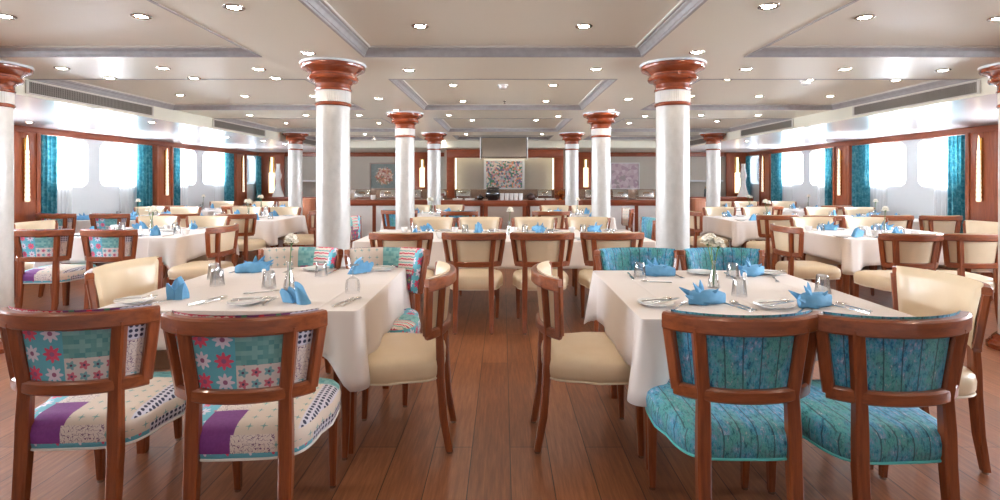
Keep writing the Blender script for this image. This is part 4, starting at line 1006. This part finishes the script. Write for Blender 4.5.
# hand-placed front tables (positions in metres)
def setting(nm, nap, plates, glasses, wines, vase, shaker, knives, forks, spoons, V):
    for i, (x, y, rz, v, d) in enumerate(nap): item(NAP[v], x, y, rz, 'blue folded napkin, %s of the %s' % (d, nm), 'blue napkins')
    for x, y, d in plates: item(PL, x, y, 0, 'white side plate, %s of the %s' % (d, nm), 'side plates')
    for x, y, d in glasses: item(GL, x, y, 0, 'upturned tumbler, %s of the %s' % (d, nm), 'tumblers')
    for x, y, d in wines: item(WG, x, y, 0, 'upturned stem glass, %s of the %s' % (d, nm), 'stem glasses')
    item(V, vase[0], vase[1], 0, 'glass bud vase with white carnation%s on the %s' % ('s' if V is V3 else '', nm), 'bud vases')
    for x, y, d in shaker: item(SH, x, y, 0, 'white shaker, %s of the %s' % (d, nm), 'salt shakers')
    for pr, lst, w in ((KN, knives, 'knife'), (FK, forks, 'fork'), (SP, spoons, 'spoon')):
        for x, y, rz, d in lst: item(pr, x, y, rz, 'steel %s, %s of the %s' % (w, d, nm), 'table %ss' % w)
setting('front left table',
 [(-1.64, 2.60, 10, 1, 'left near place'), (-.99, 2.50, 160, 2, 'right near place'), (-.93, 3.30, 30, 2, 'right far place'), (-1.62, 3.34, 200, 0, 'left far place')],
 [(-1.80, 2.52, 'left near corner'), (-1.24, 2.49, 'near edge centre'), (-.80, 3.42, 'right far corner'), (-1.24, 3.42, 'far edge centre')],
 [(-1.75, 3.12, 'left far corner'), (-1.13, 3.20, 'right far place'), (-1.30, 2.86, 'centre, left of the vase'), (-1.62, 2.92, 'left centre')],
 [(-.80, 2.74, 'right near place')], (-1.17, 2.82), [(-1.42, 3.06, 'centre, left of the vase')],
 [(-1.50, 2.45, -18, 'left near place'), (-.80, 2.42, -12, 'right near place'), (-1.10, 3.45, 176, 'right far place'), (-1.72, 3.50, 170, 'left far place')],
 [(-1.14, 2.44, 5, 'right near place'), (-1.72, 2.44, -30, 'left near place'), (-.90, 3.45, 186, 'right far place'), (-1.42, 3.48, 185, 'left far place')],
 [(-1.46, 2.46, -18, 'left near place'), (-.765, 2.44, -14, 'right near place'), (-1.36, 2.70, -70, 'centre near the vase')], V1)
setting('front right table',
 [(.98, 2.49, 5, 0, 'left near place'), (1.47, 2.43, 12, 0, 'right near place'), (.97, 3.22, 350, 0, 'left far place'), (1.56, 3.22, 20, 0, 'right far place')],
 [(.73, 2.46, 'left near corner'), (1.27, 2.42, 'near edge centre'), (1.70, 3.26, 'right far corner'), (1.26, 3.28, 'far edge centre')],
 [(.84, 3.16, 'left far place'), (1.40, 3.14, 'right far place'), (1.22, 2.66, 'centre, before the vase'), (1.70, 2.74, 'right centre')],
 [], (1.17, 2.86), [(1.38, 2.94, 'centre, right of the vase')],
 [(1.13, 2.33, 18, 'left near place'), (1.64, 2.30, 22, 'right near place'), (.80, 3.30, 176, 'left far place'), (1.42, 3.30, 176, 'right far place')],
 [(.78, 2.36, -35, 'left near place'), (1.32, 2.30, -40, 'right near place'), (1.08, 3.30, 184, 'left far place'), (1.66, 3.16, 160, 'right far place')],
 [(1.16, 2.35, 16, 'left near place'), (1.67, 2.33, 20, 'right near place'), (.98, 2.99, 80, 'left centre')], V3)

for pr, x, y, rz, w_, d in ((SP, .66, 2.46, -70, 'spoon', 'lying across the left near plate'), (FK, .70, 2.43, -60, 'fork', 'lying across the left near plate'), (SP, 1.20, 2.42, -75, 'spoon', 'lying across the near centre plate'), (FK, 1.23, 2.38, -62, 'fork', 'lying across the near centre plate'), (SP, 1.62, 3.24, -80, 'spoon', 'lying across the right far plate')):
    item(pr, x, y, rz, 'steel %s %s of the front right table' % (w_, d), 'table %ss' % w_, TZ+.0165)
for pr, x, y, rz, w_, d in ((SP, -1.88, 2.50, -70, 'spoon', 'lying across the left near plate'), (KN, -1.31, 2.50, -80, 'knife', 'lying across the near centre plate'), (SP, -1.30, 2.46, -65, 'spoon', 'lying across the near centre plate'), (SP, -.88, 3.42, -75, 'spoon', 'lying across the right far plate')):
    item(pr, x, y, rz, 'steel %s %s of the front left table' % (w_, d), 'table %ss' % w_, TZ+.0165)
for o in bpy.data.objects:
    if o.get('_u') is not None: del o['_u']
# ------------------------------------------------------------------ daylight
w = bpy.data.worlds.new('World'); scene.world = w; w.use_nodes = True
nt = w.node_tree; bg = nt.nodes['Background']
tc = nt.nodes.new('ShaderNodeTexCoord'); sp = nt.nodes.new('ShaderNodeSeparateXYZ'); rp = nt.nodes.new('ShaderNodeValToRGB')
nt.links.new(tc.outputs['Generated'], sp.inputs[0]); nt.links.new(sp.outputs[2], rp.inputs[0]); nt.links.new(rp.outputs[0], bg.inputs[0])
nt.links.remove(sp.outputs[2].links[0]); mr = nt.nodes.new('ShaderNodeMapRange'); mr.inputs[1].default_value = -1; nt.links.new(sp.outputs[2], mr.inputs[0]); nt.links.new(mr.outputs[0], rp.inputs[0])
rp.color_ramp.elements[0].color = (.95, .97, 1, 1); rp.color_ramp.elements[0].position = .47; rp.color_ramp.elements[1].color = (.40, .45, .5, 1); rp.color_ramp.elements[1].position = .54
bg.inputs[1].default_value = 12.0
for s in (-1, 1):
    for p in PIERS:
        ld = bpy.data.lights.new('window_daylight', 'AREA'); ld.shape = 'RECTANGLE'; ld.size = 2.2; ld.size_y = .9; ld.energy = 480; ld.color = (.9, .95, 1)
        o = bpy.data.objects.new('window_daylight', ld); COL.objects.link(o); o.location = (s*(XW+.5), p+1.25, 1.75); o.rotation_euler = (R(112), 0, R(90*s)); ld.spread = R(130)
cam = bpy.data.cameras.new('camera'); co_ = bpy.data.objects.new('camera', cam); COL.objects.link(co_); co_.location = (0, 0, 1.35); co_.rotation_euler = (R(90), 0, 0)
cam.sensor_width = 36; cam.lens = 515*36/1000; cam.shift_x = -.003; cam.shift_y = -.070; cam.clip_start = .05; scene.camera = co_
vs = scene.view_settings; vs.view_transform = 'Standard'; vs.look = 'None'; vs.gamma = 1; vs.use_curve_mapping = False; vs.exposure = .22
